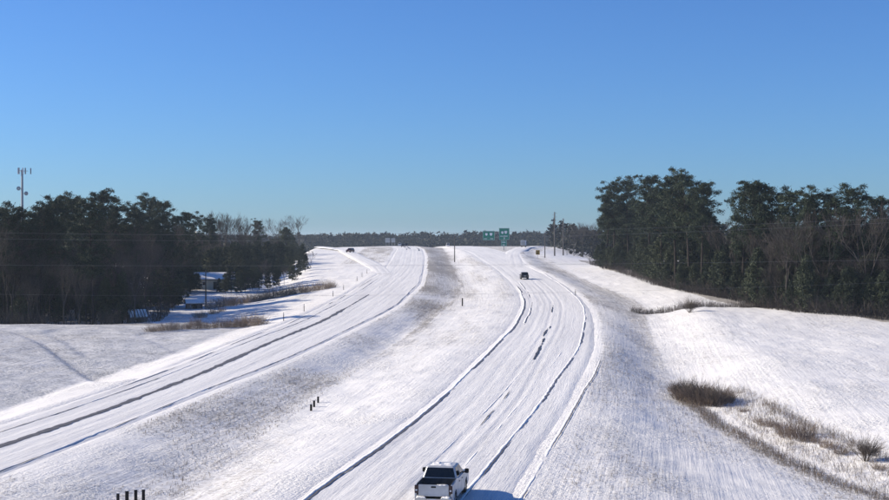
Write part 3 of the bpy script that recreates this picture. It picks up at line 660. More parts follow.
for i, (u, v) in enumerate(sorted(fb)):
    d = 590 + 12 * i; x = (u - CX) * d / F; z = gz(x, d)
    plant('bare_tree', BARES[i % 3], BB, (x, d, z - 0.1), (top_z(v, d) - z) / 15.0, R.uniform(0, 6.28), f'{ordinal(i)} thin leafless tree right of the tall utility poles', 'bare tree', 'leafless trees beyond the exit ramp')

# ------------------------------------------------------------------ shrubs and weeds on the verges
SHR = [shrub_mesh(400 + i, r_, h_, n_) for i, (r_, h_, n_) in enumerate([(1.5, 2.0, 150), (1.1, 1.7, 100), (2.0, 2.2, 200)])]
def Pg(u, v):
    """photo pixel -> point on the lie of the land"""
    d = np.arange(50, 800, 0.25); x = (u - CX) * d / F; z = ground(x, d, detail=False, under=False)
    i = int(np.argmax((H - z) * F / d <= v - HY)); return float(x[i]), float(d[i]), gz(float(x[i]), float(d[i]))
def shrub(u, v, s, k, label, group=None, sz=None, name='shrub'):
    x, y, z = Pg(u, v); o = link(name, SHR[k]); o.location = (x, y, z); o.scale = (s, s, sz or s); o.rotation_euler = (0, 0, R.uniform(0, 6.28))
    return fin(o, label, 'shrub', group)
for i, (u, v, s) in enumerate([(676, 392, 0.6), (683, 396, 0.9), (690, 401, 1.0), (697, 402, 1.2), (705, 406, 1.2), (713, 406, 1.1), (721, 405, 0.9), (729, 403, 0.6)]):
    shrub(u, v, s, i % 3, f'{ordinal(i)} stem clump from the road in the dark brush heap beside the ditch', 'brush heap at the end of the right ditch', s * R.uniform(0.9, 1.25))
for i, (u, v, s) in enumerate([(745, 414, 0.5), (758, 424, 0.55), (766, 428, 0.6), (775, 430, 0.6), (786, 437, 1.0), (797, 441, 1.1), (808, 443, 0.8), (818, 446, 0.6), (829, 450, 0.5), (841, 456, 0.6), (880, 470, 0.7)]):
    shrub(u, v, s * 0.75, i % 3, f'{ordinal(i)} low brown shrub from the brush heap on the field side of the right ditch', 'shrubs on the field side of the right ditch', s * R.uniform(0.5, 0.8))
def round_bush_meshes(seed, h=1.9, r=1.7):
    rng = np.random.default_rng(seed); st = []; tw = []
    for i in range(34):
        a = rng.uniform(0, 6.28); e = rng.uniform(0.1, 1.0); p0 = np.array([0.12 * math.cos(a), 0.12 * math.sin(a), -0.05]); p1 = np.array([r * e * 0.75 * math.cos(a), r * e * 0.75 * math.sin(a), h * rng.uniform(0.5, 0.7)])
        st.append((p0, p1, 0.014, 0.009))
        for k in range(16):
            q = p0 + (p1 - p0) * rng.uniform(0.45, 1.0); d = np.array([math.cos(a) * e, math.sin(a) * e, 1.0]) + rng.normal(size=3) * 0.55
            q2 = q + d * rng.uniform(0.3, 0.7); tw.append((q, q2, 0.010, 0.006))
            for m_ in range(2): tw.append((q2, q2 + (d + rng.normal(size=3) * 0.6) * 0.22, 0.007, 0.004))
    v1, f1 = tubes(st, 5); v2, f2 = tubes(tw, 3)
    return npmesh('bush_stem', v1, f1, True, M['brush']), npmesh('bush_twigs', v2, f2, False, M['brush'])
tb = round_bush_meshes(350)
x, y, z = Pg(866, 463); plant('round_bush', tb, ('stem', 'branches'), (x, y, z - 0.03), 0.72, 0.4, 'round reddish leafless bush on the right ditch near the picture edge', 'bush')
for i, (u, v, s_) in enumerate([(681, 398, 0.75), (699, 405, 0.95), (716, 408, 0.8)]):
    x, y, z = Pg(u, v); plant('round_bush', tb, ('stem', 'branches'), (x, y, z - 0.03), s_, i * 1.9, f'{("leftmost", "middle", "rightmost")[i]} of three spreading bushes within the dark brush heap', 'bush', 'spreading bushes in the brush heap')
x, y, z = Pg(690, 313); plant('round_bush', tb, ('stem', 'branches'), (x, y, z - 0.03), 1.0, 1.4, 'lone round leafless bush on the drain between the right fields', 'bush')
def weeds(name, label, pts, seed, hm, hs, matn='brush', n_tw=1, rad=0.009):
    rng = np.random.default_rng(seed); p = np.array(pts); n = len(p); z = ground(p[:, 0], p[:, 1]); hh = hm * rng.uniform(1 - hs, 1 + hs, n)
    P0 = np.stack([p[:, 0], p[:, 1], z - 0.03], 1); d = rng.normal(size=(n, 3)) * np.array([0.25, 0.25, 0]) + np.array([0, 0, 1])
    P1 = P0 + d * hh[:, None]; r = np.full(n, rad); segs = list(zip(P0, P1, r, r * 0.4))
    for k in range(n_tw):
        q = P0 + (P1 - P0) * rng.uniform(0.3, 0.9, n)[:, None]; segs += list(zip(q, q + (d + rng.normal(size=(n, 3)) * 0.7) * (hh * 0.4)[:, None], r * 0.7, r * 0.3))
    v, f = tubes(segs, 3); return fin(link(name, npmesh(name, v, f, False, M[matn])), label, 'weeds', kind='stuff')
q = []
for k in range(3400):
    y = rng0.uniform(72, 132); q.append((float(RD(y)) + rng0.gauss(-0.9, 0.55) + 0.8 * float(vnoise(np.array([y / 5]), np.array([0.0]), 77)[0]), y))
for k in range(3600):
    y = rng0.uniform(72, 128); q.append((float(RD(y)) + 0.8 + rng0.random() * 4.6, y))
for k in range(1200):
    y = rng0.uniform(72, 118); q.append((float(RD(y)) + 5.2 + rng0.gauss(0, 0.5), y))
rng0.shuffle(q); weeds('ditch_weeds', 'dead brown weeds lining both sides of the right ditch', q[:len(q) // 2], 71, 0.36, 0.75, 'twig', n_tw=2)
weeds('ditch_grass', 'pale tan grass mixed among the weeds of the right ditch', q[len(q) // 2:], 75, 0.30, 0.7, 'drygrass', n_tw=2)
q = []
for k in range(2600):
    x = rng0.uniform(33, 66); q.append((x, 232 - 0.1 * (x - 36) + rng0.gauss(0, 1.1)))
weeds('drain_weeds', 'dead weeds along the drain between the two right-hand fields', q, 72, 0.7, 0.6, n_tw=2, rad=0.014)
q = []
for k in range(6500):
    y = 76 + 220 * rng0.random() ** 1.4; a = float(SBi(y)) + 1.8; b = float(MD(y)) + 1.0; x = a + (b - a) * rng0.random()
    if float(fbm(x / 7, y / 22, 31, 2)) + 0.25 * rng0.random() > 0.05: q.append((x, y))
weeds('median_grass', 'dead grass poking through the snow of the median', q, 73, 0.16, 0.5, 'drygrass', 2, 0.013)
q = []
for k in range(2600):
    y = 74 + 150 * rng0.random() ** 1.3; a = float(NBr(y) + shoulder(y)) + 1.0; b = float(RD(y)) - 0.5; x = a + (b - a) * rng0.random()
    if float(fbm(np.array([x / 4]), np.array([y / 26]), 35, 2)[0]) + 0.25 * rng0.random() > 0.08: q.append((x, y))
weeds('verge_grass', 'dead grass poking through the snow of the right verge', q, 76, 0.15, 0.5, 'drygrass', 2, 0.013)
q = []
for k in range(2200):
    v = rng0.uniform(263, 300); u = np.interp(v, [263, 285, 300], [600, 657, 727]) + rng0.uniform(-6, 4); x, y, z = P(u, v); q.append((x, y))
weeds('edge_weeds', 'brown weeds in front of the right-hand wood', q, 74, 0.9, 0.6, n_tw=2, rad=0.018)

# hedges and brush on the low ground to the left
for i, u in enumerate(range(150, 262, 9)):
    shrub(u, np.interp(u, [150, 262], [331, 325]), R.uniform(0.75, 1.0) * (1.5 if u > 235 else 0.9), i % 3, f'brown bush in the row at the back of the left field, {ordinal(i)} from the wood', 'bush row behind the left field')
for i in range(16):
    t = i / 15; u = 212 + 118 * t; v = 309 - 21 * t
    shrub(u, v, R.uniform(1.1, 1.5), i % 3, f'{ordinal(i)} bush from the utility pole in the long dark hedge below the left wood', 'hedge below the left-hand wood')
for i, (u, v) in enumerate([(214, 314), (222, 312), (200, 318), (196, 325)]):
    shrub(u, v, 0.8, i % 3, f'{ordinal(i)} pale weed clump in front of the small snowy shed', 'weed clumps by the snowy shed')

# ------------------------------------------------------------------ box and loft helpers
def bx(bm, x0, x1, y0, y1, z0, z1, bev=0.0):
    r = bmesh.ops.create_cube(bm, size=1.0); vs = r['verts']
    for v in vs: v.co = Vector(((x0 + x1) / 2 + v.co.x * (x1 - x0), (y0 + y1) / 2 + v.co.y * (y1 - y0), (z0 + z1) / 2 + v.co.z * (z1 - z0)))
    if bev:
        es = list({e for v in vs for e in v.link_edges}); bmesh.ops.bevel(bm, geom=es, offset=bev, segments=2, affect='EDGES')
def box_o(name, dims, m_, parent=None, bev=0.0):
    bm = bmesh.new(); bx(bm, *dims, bev); return bmesh_obj(name, bm, M[m_], parent)
def rr(xh, y0, y1, z, r=0.12, n=3, crown=0.0):
    pts = []
    for cx, cy, a0 in ((xh - r, y1 - r, 0), (-xh + r, y1 - r, 90), (-xh + r, y0 + r, 180), (xh - r, y0 + r, 270)):
        for k in range(n + 1):
            a = math.radians(a0 + 90 * k / n); pts.append((cx + r * math.cos(a), cy + r * math.sin(a), z))
    return pts
def loft(bm, rings, cap=True):
    rv = [[bm.verts.new(p) for p in r] for r in rings]; n = len(rv[0])
    for a, b in zip(rv[:-1], rv[1:]):
        for i in range(n): bm.faces.new((a[i], a[(i + 1) % n], b[(i + 1) % n], b[i]))
    if cap: bm.faces.new(rv[0][::-1]); bm.faces.new(rv[-1])
def prism_x(bm, prof, x0, x1, taper=0.0):
    a = [bm.verts.new((x0, y, z)) for y, z in prof]; b = [bm.verts.new((x1, y, z)) for y, z in prof]; n = len(prof)
    bm.faces.new(a[::-1]); bm.faces.new(b)
    for i in range(n): bm.faces.new((a[i], a[(i + 1) % n], b[(i + 1) % n], b[i]))
def pane(name, corners, inset, off, m_, parent, th=0.012):
    """thin solid pane from four corners (a b c d around), shrunk to inset and set proud by off"""
    c = [Vector(p) for p in corners]; ce = sum(c, Vector()) / 4; nrm = (c[1] - c[0]).cross(c[3] - c[0]).normalized()
    q = [ce + (p - ce) * inset + nrm * off for p in c]; q2 = [p - nrm * th for p in q]
    bm = bmesh.new(); a = [bm.verts.new(p) for p in q]; b = [bm.verts.new(p) for p in q2]
    bm.faces.new(a); bm.faces.new(b[::-1])
    for i in range(4): bm.faces.new((a[i], b[i], b[(i + 1) % 4], a[(i + 1) % 4]))
    return bmesh_obj(name, bm, M[m_], parent)
def disc_x(bm, y, z, r, x0, x1, n=20, bev=0.0):
    prof = [(y + r * math.cos(2 * math.pi * k / n), z + r * math.sin(2 * math.pi * k / n)) for k in range(n)]; prism_x(bm, prof, x0, x1)
def wheel(parent, x, y, r, wd):
    wbm = bmesh.new(); disc_x(wbm, 0, 0, r * 0.35, -wd * 0.35, wd * 0.35, 12); o = bmesh_obj('wheel', wbm, M['black'], parent); o.location = (x, y, r)
    bm = bmesh.new(); n = 24
    rings = []
    for xx, rad in ((-wd / 2, r * 0.62), (-wd / 2, r * 0.9), (-wd * 0.38, r), (wd * 0.38, r), (wd / 2, r * 0.9), (wd / 2, r * 0.62)):
        rings.append([(xx, rad * math.cos(2 * math.pi * k / n), rad * math.sin(2 * math.pi * k / n)) for k in range(n)])
    loft(bm, rings + [rings[0]], cap=False); bmesh.ops.remove_doubles(bm, verts=bm.verts, dist=1e-5); bmesh_obj('tyre', bm, M['tyre'], o, True)
    bm = bmesh.new(); s = 1 if x > 0 else -1
    disc_x(bm, 0, 0, r * 0.61, s * wd * 0.22 - 0.02, s * wd * 0.22 + 0.02, 20)
    for k in range(6):
        a = k * math.pi / 3; bx(bm, s * wd * 0.36 - 0.03, s * wd * 0.36 + 0.03, r * 0.32 - r * 0.28, r * 0.32 + r * 0.28, -0.035, 0.035)
        bmesh.ops.rotate(bm, verts=bm.verts[-8:], cent=(0, 0, 0), matrix=Matrix.Rotation(a, 3, 'X'))
    bmesh_obj('rim', bm, M['rim'], o)
def arch(yc, r, zc, zb, n=9):
    """profile points of a wheel arch walked from front to back along the sill"""
    a0 = math.asin((zb - zc) / r); return [(yc + r * math.cos(a0 + (math.pi - 2 * a0) * k / n), zc + r * math.sin(a0 + (math.pi - 2 * a0) * k / n)) for k in range(n + 1)]

# ------------------------------------------------------------------ pickup truck
def pickup(loc, rz):
    t = empty('pickup_truck', loc, rz)
    bm = bmesh.new()
    prof = [(-2.86, 0.55), (-2.90, 1.30), (-1.02, 1.33), (1.45, 1.28), (2.5, 1.18), (2.86, 1.02), (2.92, 0.55), (2.45, 0.42)]
    prof += arch(1.93, 0.48, 0.42, 0.42) + [(1.4, 0.42), (-1.2, 0.42)] + arch(-1.78, 0.48, 0.42, 0.42) + [(-2.4, 0.45)]
    for s in (-1, 1): prism_x(bm, prof, s * 0.90, s * 1.0)
    bmesh.ops.bevel(bm, geom=[e for e in bm.edges if all(abs(abs(v.co.x) - 1.0) < 1e-4 for v in e.verts) and min(v.co.z for v in e.verts) > 1.0], offset=0.03, segments=2, affect='EDGES')
    bx(bm, -0.9, 0.9, -2.8, -1.03, 0.70, 0.76); bx(bm, -0.9, 0.9, -1.03, -0.93, 0.5, 1.31)
    bx(bm, -0.9, 0.9, 1.30, 2.82, 0.5, 1.0, 0.04)
    loft(bm, [rr(0.93, 1.3, 2.78, 1.0, 0.1), rr(0.90, 1.3, 2.70, 1.16, 0.12), rr(0.80, 1.35, 2.5, 1.22, 0.15)])
    lo = (0.93, -0.98, 1.62, 1.26); up = (0.76, -0.72, 0.72, 1.90)
    loft(bm, [rr(0.93, -0.98, 1.45, 0.5, 0.06), rr(0.935, -0.98, 1.62, 1.26, 0.06), rr(0.77, -0.74, 0.75, 1.84, 0.12), rr(0.70, -0.64, 0.60, 1.91, 0.14)])
    bmesh_obj('body', bm, M['silver'], t)
    bm = bmesh.new(); bx(bm, -0.88, 0.88, -2.84, 2.7, 0.28, 0.5); bx(bm, -0.7, 0.7, -2.0, 2.2, 0.25, 0.3); bmesh_obj('chassis', bm, M['black'], t)
    bm = bmesh.new(); bx(bm, -0.885, 0.885, -2.78, -1.04, 0.765, 0.80)
    for s in (-1, 1): a, b = sorted((s * 0.875, s * 0.898)); bx(bm, a, b, -2.78, -1.04, 0.80, 1.345)
    bx(bm, -0.87, 0.87, -1.055, -1.035, 0.80, 1.325)
    for k in range(9): bx(bm, -0.8 + k * 0.2 - 0.04, -0.8 + k * 0.2 + 0.04, -2.78, -1.04, 0.8, 0.815)
    bmesh_obj('bed_liner', bm, M['liner'], t)
    tg = box_o('tailgate', (-0.80, 0.80, -2.91, -2.83, 0.70, 1.30), 'silver', t, 0.02)
    bm = bmesh.new(); bx(bm, -0.80, 0.80, -2.93, -2.915, 1.21, 1.225); bx(bm, -0.70, 0.70, -2.922, -2.90, 0.76, 0.80); bmesh_obj('crease', bm, M['silver'], tg)
    bm = bmesh.new(); bx(bm, -0.13, 0.13, -2.94, -2.912, 1.15, 1.235, 0.01); bmesh_obj('tailgate_handle', bm, M['black'], tg)
    for s in (-1, 1):
        bm = bmesh.new(); a, b = sorted((s * 0.81, s * 0.995)); bx(bm, a, b, -2.945, -2.80, 0.86, 1.27, 0.02); L_ = bmesh_obj('tail_light', bm, M['red'], t)
        bm = bmesh.new(); a, b = sorted((s * 0.85, s * 0.95)); bx(bm, a, b, -2.952, -2.94, 0.98, 1.06); bmesh_obj('reversing_lens', bm, M['plate'], L_)
    bm = bmesh.new(); bx(bm, -0.97, -0.36, -3.08, -2.86, 0.46, 0.66, 0.04); bx(bm, 0.36, 0.97, -3.08, -2.86, 0.46, 0.66, 0.04); bx(bm, -0.37, 0.37, -3.03, -2.86, 0.44, 0.60, 0.02)
    bp = bmesh_obj('rear_bumper', bm, M['chrome'], t)
    box_o('number_plate', (-0.16, 0.16, -3.045, -3.03, 0.46, 0.60), 'plate', bp)
    # snow blown up on the bumper, roof, bed and gate
    def clump(name, par, cells, hgt, seed, sub=6):
        rng = np.random.default_rng(seed); bm = bmesh.new()
        for (x0, x1, y0, y1, z) in cells:
            nx_, ny_ = max(2, int((x1 - x0) / 0.07)), max(2, int((y1 - y0) / 0.07)); g = {}
            for i in range(nx_ + 1):
                for j in range(ny_ + 1):
                    e = min(i, nx_ - i, j, ny_ - j); xx = x0 + (x1 - x0) * i / nx_; yy = y0 + (y1 - y0) * j / ny_
                    hz = 0 if e == 0 else hgt * (0.55 + 1.0 * float(fbm(np.array([xx * 4]), np.array([yy * 4]), seed, 2)[0]) + 0.25 * rng.random())
                    g[i, j] = bm.verts.new((xx + (rng.random() - 0.5) * 0.05, yy + (rng.random() - 0.5) * 0.05, z + hz - (0.02 if e == 0 else 0)))
            for i in range(nx_):
                for j in range(ny_): bm.faces.new((g[i, j], g[i + 1, j], g[i + 1, j + 1], g[i, j + 1]))
        o = bmesh_obj(name, bm, M['snow'], par, True); return o
    clump('bumper_snow', bp, [(-0.93, -0.4, -3.07, -2.93, 0.655), (0.40, 0.93, -3.07, -2.93, 0.655)], 0.10, 4)
    clump('roof_snow', t, [(-0.62, 0.62, -0.62, -0.3, 1.90), (-0.6, -0.1, -0.25, 0.35, 1.90), (0.05, 0.55, -0.2, 0.2, 1.90)], 0.07, 5)
    clump('bed_snow', t, [(-0.86, 0.86, -2.75, -1.6, 0.805), (-0.86, -0.2, -1.6, -1.1, 0.805)], 0.10, 6)
    clump('gate_snow', tg, [(0.12, 0.78, -2.905, -2.835, 1.295)], 0.05, 7)
    def C(lw, upr, yl, yu): pass
    zl, zu = 1.33, 1.83
    def at_(xh, y, z): return (xh, y, z)
    fz = lambda z: (z - 1.26) / (1.84 - 1.26)
    hw_ = lambda z: 0.935 + (0.77 - 0.935) * fz(z); yr = lambda z: -0.98 + (-0.74 + 0.98) * fz(z); yf = lambda z: 1.62 + (0.75 - 1.62) * fz(z)
    pane('rear_window', [(-hw_(zl) + 0.06, yr(zl), zl), (hw_(zl) - 0.06, yr(zl), zl), (hw_(zu) - 0.06, yr(zu), zu), (-hw_(zu) + 0.06, yr(zu), zu)], 0.97, 0.008, 'glass', t)
    pane('windscreen', [(hw_(zl) - 0.08, yf(zl), zl), (-hw_(zl) + 0.08, yf(zl), zl), (-hw_(zu) + 0.08, yf(zu), zu), (hw_(zu) - 0.08, yf(zu), zu)], 0.96, 0.008, 'glass', t)
    for s in (-1, 1):
        for (a, b) in ((0.06, 0.46), (0.51, 0.93)):
            def pt(q, z): return (s * hw_(z), yr(z) + (yf(z) - yr(z)) * q, z)
            cs = [pt(a, zl), pt(b, zl), pt(b, zu), pt(a, zu)]
            if s < 0: cs = cs[::-1]
            pane('side_window', cs, 0.95, 0.008, 'glass', t)
        for yd in (-0.55, 0.42):
            a, b = sorted((s * 1.0, s * 1.03)); box_o('door_handle', (a, b, yd - 0.12, yd + 0.12, 1.10, 1.14), 'black', t, 0.008)
        bm = bmesh.new(); a, b = sorted((s * 0.92, s * 1.10)); bx(bm, a, b, 0.98, 1.06, 1.30, 1.36); a, b = sorted((s * 1.06, s * 1.28)); bx(bm, a, b, 0.92, 1.08, 1.28, 1.52, 0.03)
        bmesh_obj('mirror', bm, M['black'], t)
        for yd in (-0.93, 0.08, 1.18):
            a, b = sorted((s * 0.999, s * 1.003)); box_o('door_seam', (a, b, yd - 0.008, yd + 0.008, 0.5, 1.27), 'black', t)
        wheel(t, s * 0.86, -1.78, 0.40, 0.27); wheel(t, s * 0.86, 1.93, 0.40, 0.27)
        a, b = sorted((s * 0.55, s * 0.9)); box_o('headlight', (a, b, 2.78, 2.87, 0.85, 1.05), 'plate', t, 0.02)
        a, b = sorted((s * 0.86, s * 1.01)); box_o('running_board', (a, b, -1.2, 1.3, 0.36, 0.42), 'black', t, 0.01)
    box_o('front_bumper', (-0.97, 0.97, 2.8, 3.0, 0.42, 0.66), 'chrome', t, 0.04)
    box_o('grille', (-0.54, 0.54, 2.80, 2.88, 0.70, 1.05), 'black', t, 0.02)
    return t
tk = pickup((-0.10, 70.6, gz(-0.1, 70.6) + 0.0), -math.radians(9.3))
tk.location.z = float(B(70.6)) + 0.015
fin(tk, 'silver pickup truck with snow on its roof and rear bumper', 'pickup truck')

# ------------------------------------------------------------------ sport utility vehicles and cars
def suv(loc, rz, paint, label, group=None, L=4.7, W=1.9, Ht=1.75):
    t = empty('car', loc, rz); hl = L / 2; r = 0.36
    bm = bmesh.new()
    prof = [(-hl, 0.45), (-hl - 0.02, 0.85), (-hl + 0.05, 1.10), (0.9, 1.05), (hl - 0.35, 0.95), (hl, 0.75), (hl, 0.4), (hl - 0.4, 0.32)]
    prof += arch(hl - 0.9, 0.42, 0.36, 0.32) + arch(-hl + 0.9, 0.42, 0.36, 0.32) + [(-hl + 0.3, 0.36)]
    for s in (-1, 1): prism_x(bm, prof, s * (W / 2 - 0.12), s * W / 2)
    bx(bm, -W / 2 + 0.12, W / 2 - 0.12, -hl + 0.01, hl - 0.02, 0.42, 0.72)
    bx(bm, -W / 2 + 0.12, W / 2 - 0.12, -hl - 0.01, -hl + 0.15, 0.72, 1.09)
    loft(bm, [rr(W / 2 - 0.1, 0.6, hl - 0.08, 0.72, 0.1), rr(W / 2 - 0.12, 0.6, hl - 0.3, 0.98, 0.15)])
    lo_y, lo_f, up_y, up_f, z0, z1 = -hl + 0.03, 1.15, -hl + 0.35, 0.35, 1.06, Ht - 0.06
    loft(bm, [rr(W / 2 - 0.06, lo_y, lo_f, 0.8, 0.1), rr(W / 2 - 0.05, lo_y, lo_f, z0, 0.1), rr(W / 2 - 0.19, up_y, up_f, z1, 0.15), rr(W / 2 - 0.28, up_y + 0.1, up_f - 0.1, Ht, 0.2)])
    bmesh_obj('body', bm, M[paint], t)
    hw_ = lambda z: W / 2 - 0.05 - 0.14 * (z - z0) / (z1 - z0); yr = lambda z: lo_y + (up_y - lo_y) * (z - z0) / (z1 - z0); yf = lambda z: lo_f + (up_f - lo_f) * (z - z0) / (z1 - z0)
    zl, zu = z0 + 0.06, z1 - 0.04
    pane('rear_window', [(-hw_(zl) + 0.1, yr(zl), zl), (hw_(zl) - 0.1, yr(zl), zl), (hw_(zu) - 0.08, yr(zu), zu), (-hw_(zu) + 0.08, yr(zu), zu)], 0.96, 0.01, 'glass', t)
    pane('windscreen', [(hw_(zl) - 0.08, yf(zl), zl), (-hw_(zl) + 0.08, yf(zl), zl), (-hw_(zu) + 0.08, yf(zu), zu), (hw_(zu) - 0.08, yf(zu), zu)], 0.96, 0.01, 'glass', t)
    for s in (-1, 1):
        for a, b in ((0.05, 0.48), (0.52, 0.93)):
            def pt(q, z): return (s * hw_(z), yr(z) + (yf(z) - yr(z)) * q, z)
            cs = [pt(a, zl), pt(b, zl), pt(b, zu), pt(a, zu)]
            pane('side_window', cs if s > 0 else cs[::-1], 0.94, 0.01, 'glass', t)
        a, b = sorted((s * (W / 2 - 0.32), s * (W / 2 - 0.02))); box_o('tail_light', (a, b, -hl - 0.035, -hl + 0.1, 0.82, 1.04), 'red', t, 0.02)
        a, b = sorted((s * (W / 2 - 0.45), s * (W / 2 - 0.1))); box_o('headlight', (a, b, hl - 0.1, hl + 0.02, 0.62, 0.76), 'plate', t, 0.02)
        a, b = sorted((s * (W / 2 - 0.05), s * (W / 2 + 0.17))); box_o('mirror', (a, b, 0.75, 0.9, 1.02, 1.18), 'black', t, 0.03)
        wheel(t, s * (W / 2 - 0.13), hl - 0.9, r, 0.24); wheel(t, s * (W / 2 - 0.13), -hl + 0.9, r, 0.24)
    box_o('rear_bumper', (-W / 2 + 0.06, W / 2 - 0.06, -hl - 0.09, -hl + 0.1, 0.38, 0.66), 'black', t, 0.04)
    box_o('number_plate', (-0.2, 0.2, -hl - 0.04, -hl - 0.02, 0.78, 0.90), 'plate', t)
    return fin(t, label, 'car', group)
def on_road(u, v):
    x, y, z = P(u, v); return (x, y, z + 0.02)
suv(on_road(524.2, 279.2), 0.02, 'slate', 'dark grey sport utility car heading up the exit lane')
suv((float(ent_c(P(349, 252.5)[1])), P(349, 252.5)[1], float(B(P(349, 252.5)[1])) + 0.06), math.pi - 0.35, 'maroon', 'dark red car coming down the entrance ramp at the upper left')
suv((float(SBo(690)) + 5.2, 690, float(B(690)) + 0.02), math.pi, 'slate', 'small dark car at the crest of the left carriageway')
suv((float(SBo(655)) + 2.4, 655, float(B(655)) + 0.02), math.pi, 'slate', 'small dark car leading the group at the left carriageway crest')
suv((float(SBo(725)) + 2.6, 725, float(B(725)) + 0.02), math.pi, 'silver', 'small silver car last of the group at the left carriageway crest')
suv((float(NBl(800)) + 3.0, 800, float(B(800)) + 0.02), 0.05, 'white', 'white car dropping behind the crest between the carriageways', L=5.2, W=2.0, Ht=2.2)

def box_truck(loc, rz):
    t = empty('box_truck', loc, rz)
    bm = bmesh.new(); bx(bm, -1.2, 1.2, -3.4, 1.0, 0.95, 3.35, 0.03); bmesh_obj('cargo_box', bm, M['white'], t)
    d_ = box_o('rear_door', (-1.05, 1.05, -3.43, -3.40, 1.05, 3.15), 'steel', t)
    for k in range(1, 5): box_o('door_rib', (-1.05, 1.05, -3.44, -3.43, 1.05 + k * 0.42 - 0.015, 1.05 + k * 0.42 + 0.015), 'black', d_)
    bm = bmesh.new(); loft(bm, [rr(1.0, 1.05, 3.0, 0.5, 0.1), rr(1.0, 1.05, 2.9, 1.3, 0.15), rr(0.9, 1.05, 2.1, 2.2, 0.15)]); bmesh_obj('cab', bm, M['white'], t)
    box_o('chassis', (-0.5, 0.5, -3.4, 1.3, 0.6, 0.95), 'black', t)
    box_o('rear_bumper', (-1.1, 1.1, -3.5, -3.35, 0.5, 0.65), 'black', t)
    pane('windscreen', [(0.9, 2.86, 1.4), (-0.9, 2.86, 1.4), (-0.85, 2.2, 2.1), (0.85, 2.2, 2.1)], 0.92, 0.02, 'glass', t)
    for s in (-1, 1):
        a, b = sorted((s * 0.8, s * 1.05)); box_o('tail_light', (a, b, -3.52, -3.49, 0.52, 0.63), 'red', t)
        wheel(t, s * 0.95, -2.2, 0.45, 0.3); wheel(t, s * 0.9, 2.1, 0.45, 0.28)
    return fin(t, 'white box truck climbing the exit ramp beyond the green signs', 'truck')
yb = 655.0; box_truck((float(ramp_c(yb)) + 0.3, yb, float(B(yb)) + 0.07), -0.15)

# ------------------------------------------------------------------ signs
def shield(bm, cx, cz, y, s):
    pts = [(-0.5, 0.5), (-0.2, 0.58), (0, 0.5), (0.2, 0.58), (0.5, 0.5), (0.55, 0), (0.35, -0.4), (0, -0.6), (-0.35, -0.4), (-0.55, 0)]
    a = [bm.verts.new((cx + p[0] * s, y, cz + p[1] * s)) for p in pts]; b = [bm.verts.new((cx + p[0] * s, y + 0.02, cz + p[1] * s)) for p in pts]; n = len(a)
    bm.faces.new(a); bm.faces.new(b[::-1])
    for i in range(n): bm.faces.new((a[i], b[i], b[(i + 1) % n], a[(i + 1) % n]))
def word(bm, x0, x1, z, hgt, y, n, seed):
    rg = random.Random(seed); wd = (x1 - x0) / n
    for k in range(n):
        xa = x0 + k * wd
        bx(bm, xa, xa + wd * 0.2, y, y + 0.02, z, z + hgt * rg.choice((0.7, 1.0, 1.0)))
        bx(bm, xa + wd * 0.5, xa + wd * 0.7, y, y + 0.02, z, z + hgt * rg.choice((0.7, 0.7, 1.0)))
        bx(bm, xa + wd * 0.2, xa + wd * 0.5, y + 0.003, y + 0.023, z + hgt * rg.choice((0.0, 0.3, 0.55)), z + hgt * 0.7)
def frame(bm, x0, x1, z0, z1, y, t=0.06):
    bx(bm, x0, x1, y, y + 0.02, z1 - t, z1); bx(bm, x0, x1, y, y + 0.02, z0, z0 + t); bx(bm, x0, x0 + t, y, y + 0.02, z0 + t, z1 - t); bx(bm, x1 - t, x1, y, y + 0.02, z0 + t, z1 - t)
gy_ = 585.0; gxs = (503.8 - CX) * gy_ / F; gb = float(B(gy_)) - 0.1; pm = gy_ / F
sg = empty('guide_sign', (gxs, gy_, gb))
def U(u): return (u - CX) * pm - gxs
def Vz(v): return top_z(v, gy_) - gb
bm = bmesh.new(); segs = []
v_, f_ = tubes([((0.0, 0.35, -0.3), (0.0, 0.35, Vz(229)), 0.22, 0.18)], 12); link('post', npmesh('post', v_, f_, True, M['steel']), sg)
tr = []
for zz in (Vz(233), Vz(237)):
    for yy in (0.2, 0.5): tr.append(((U(482.5), yy, zz), (U(510), yy, zz), 0.06, 0.06))
for k in range(12):
    xa = U(482.5) + (U(510) - U(482.5)) * k / 12; xb = U(482.5) + (U(510) - U(482.5)) * (k + 1) / 12
    tr.append(((xa, 0.2, Vz(237 if k % 2 else 233)), (xb, 0.2, Vz(233 if k % 2 else 237)), 0.035, 0.035))
v_, f_ = tubes(tr, 6); link('truss_arm', npmesh('truss_arm', v_, f_, True, M['steel']), sg)
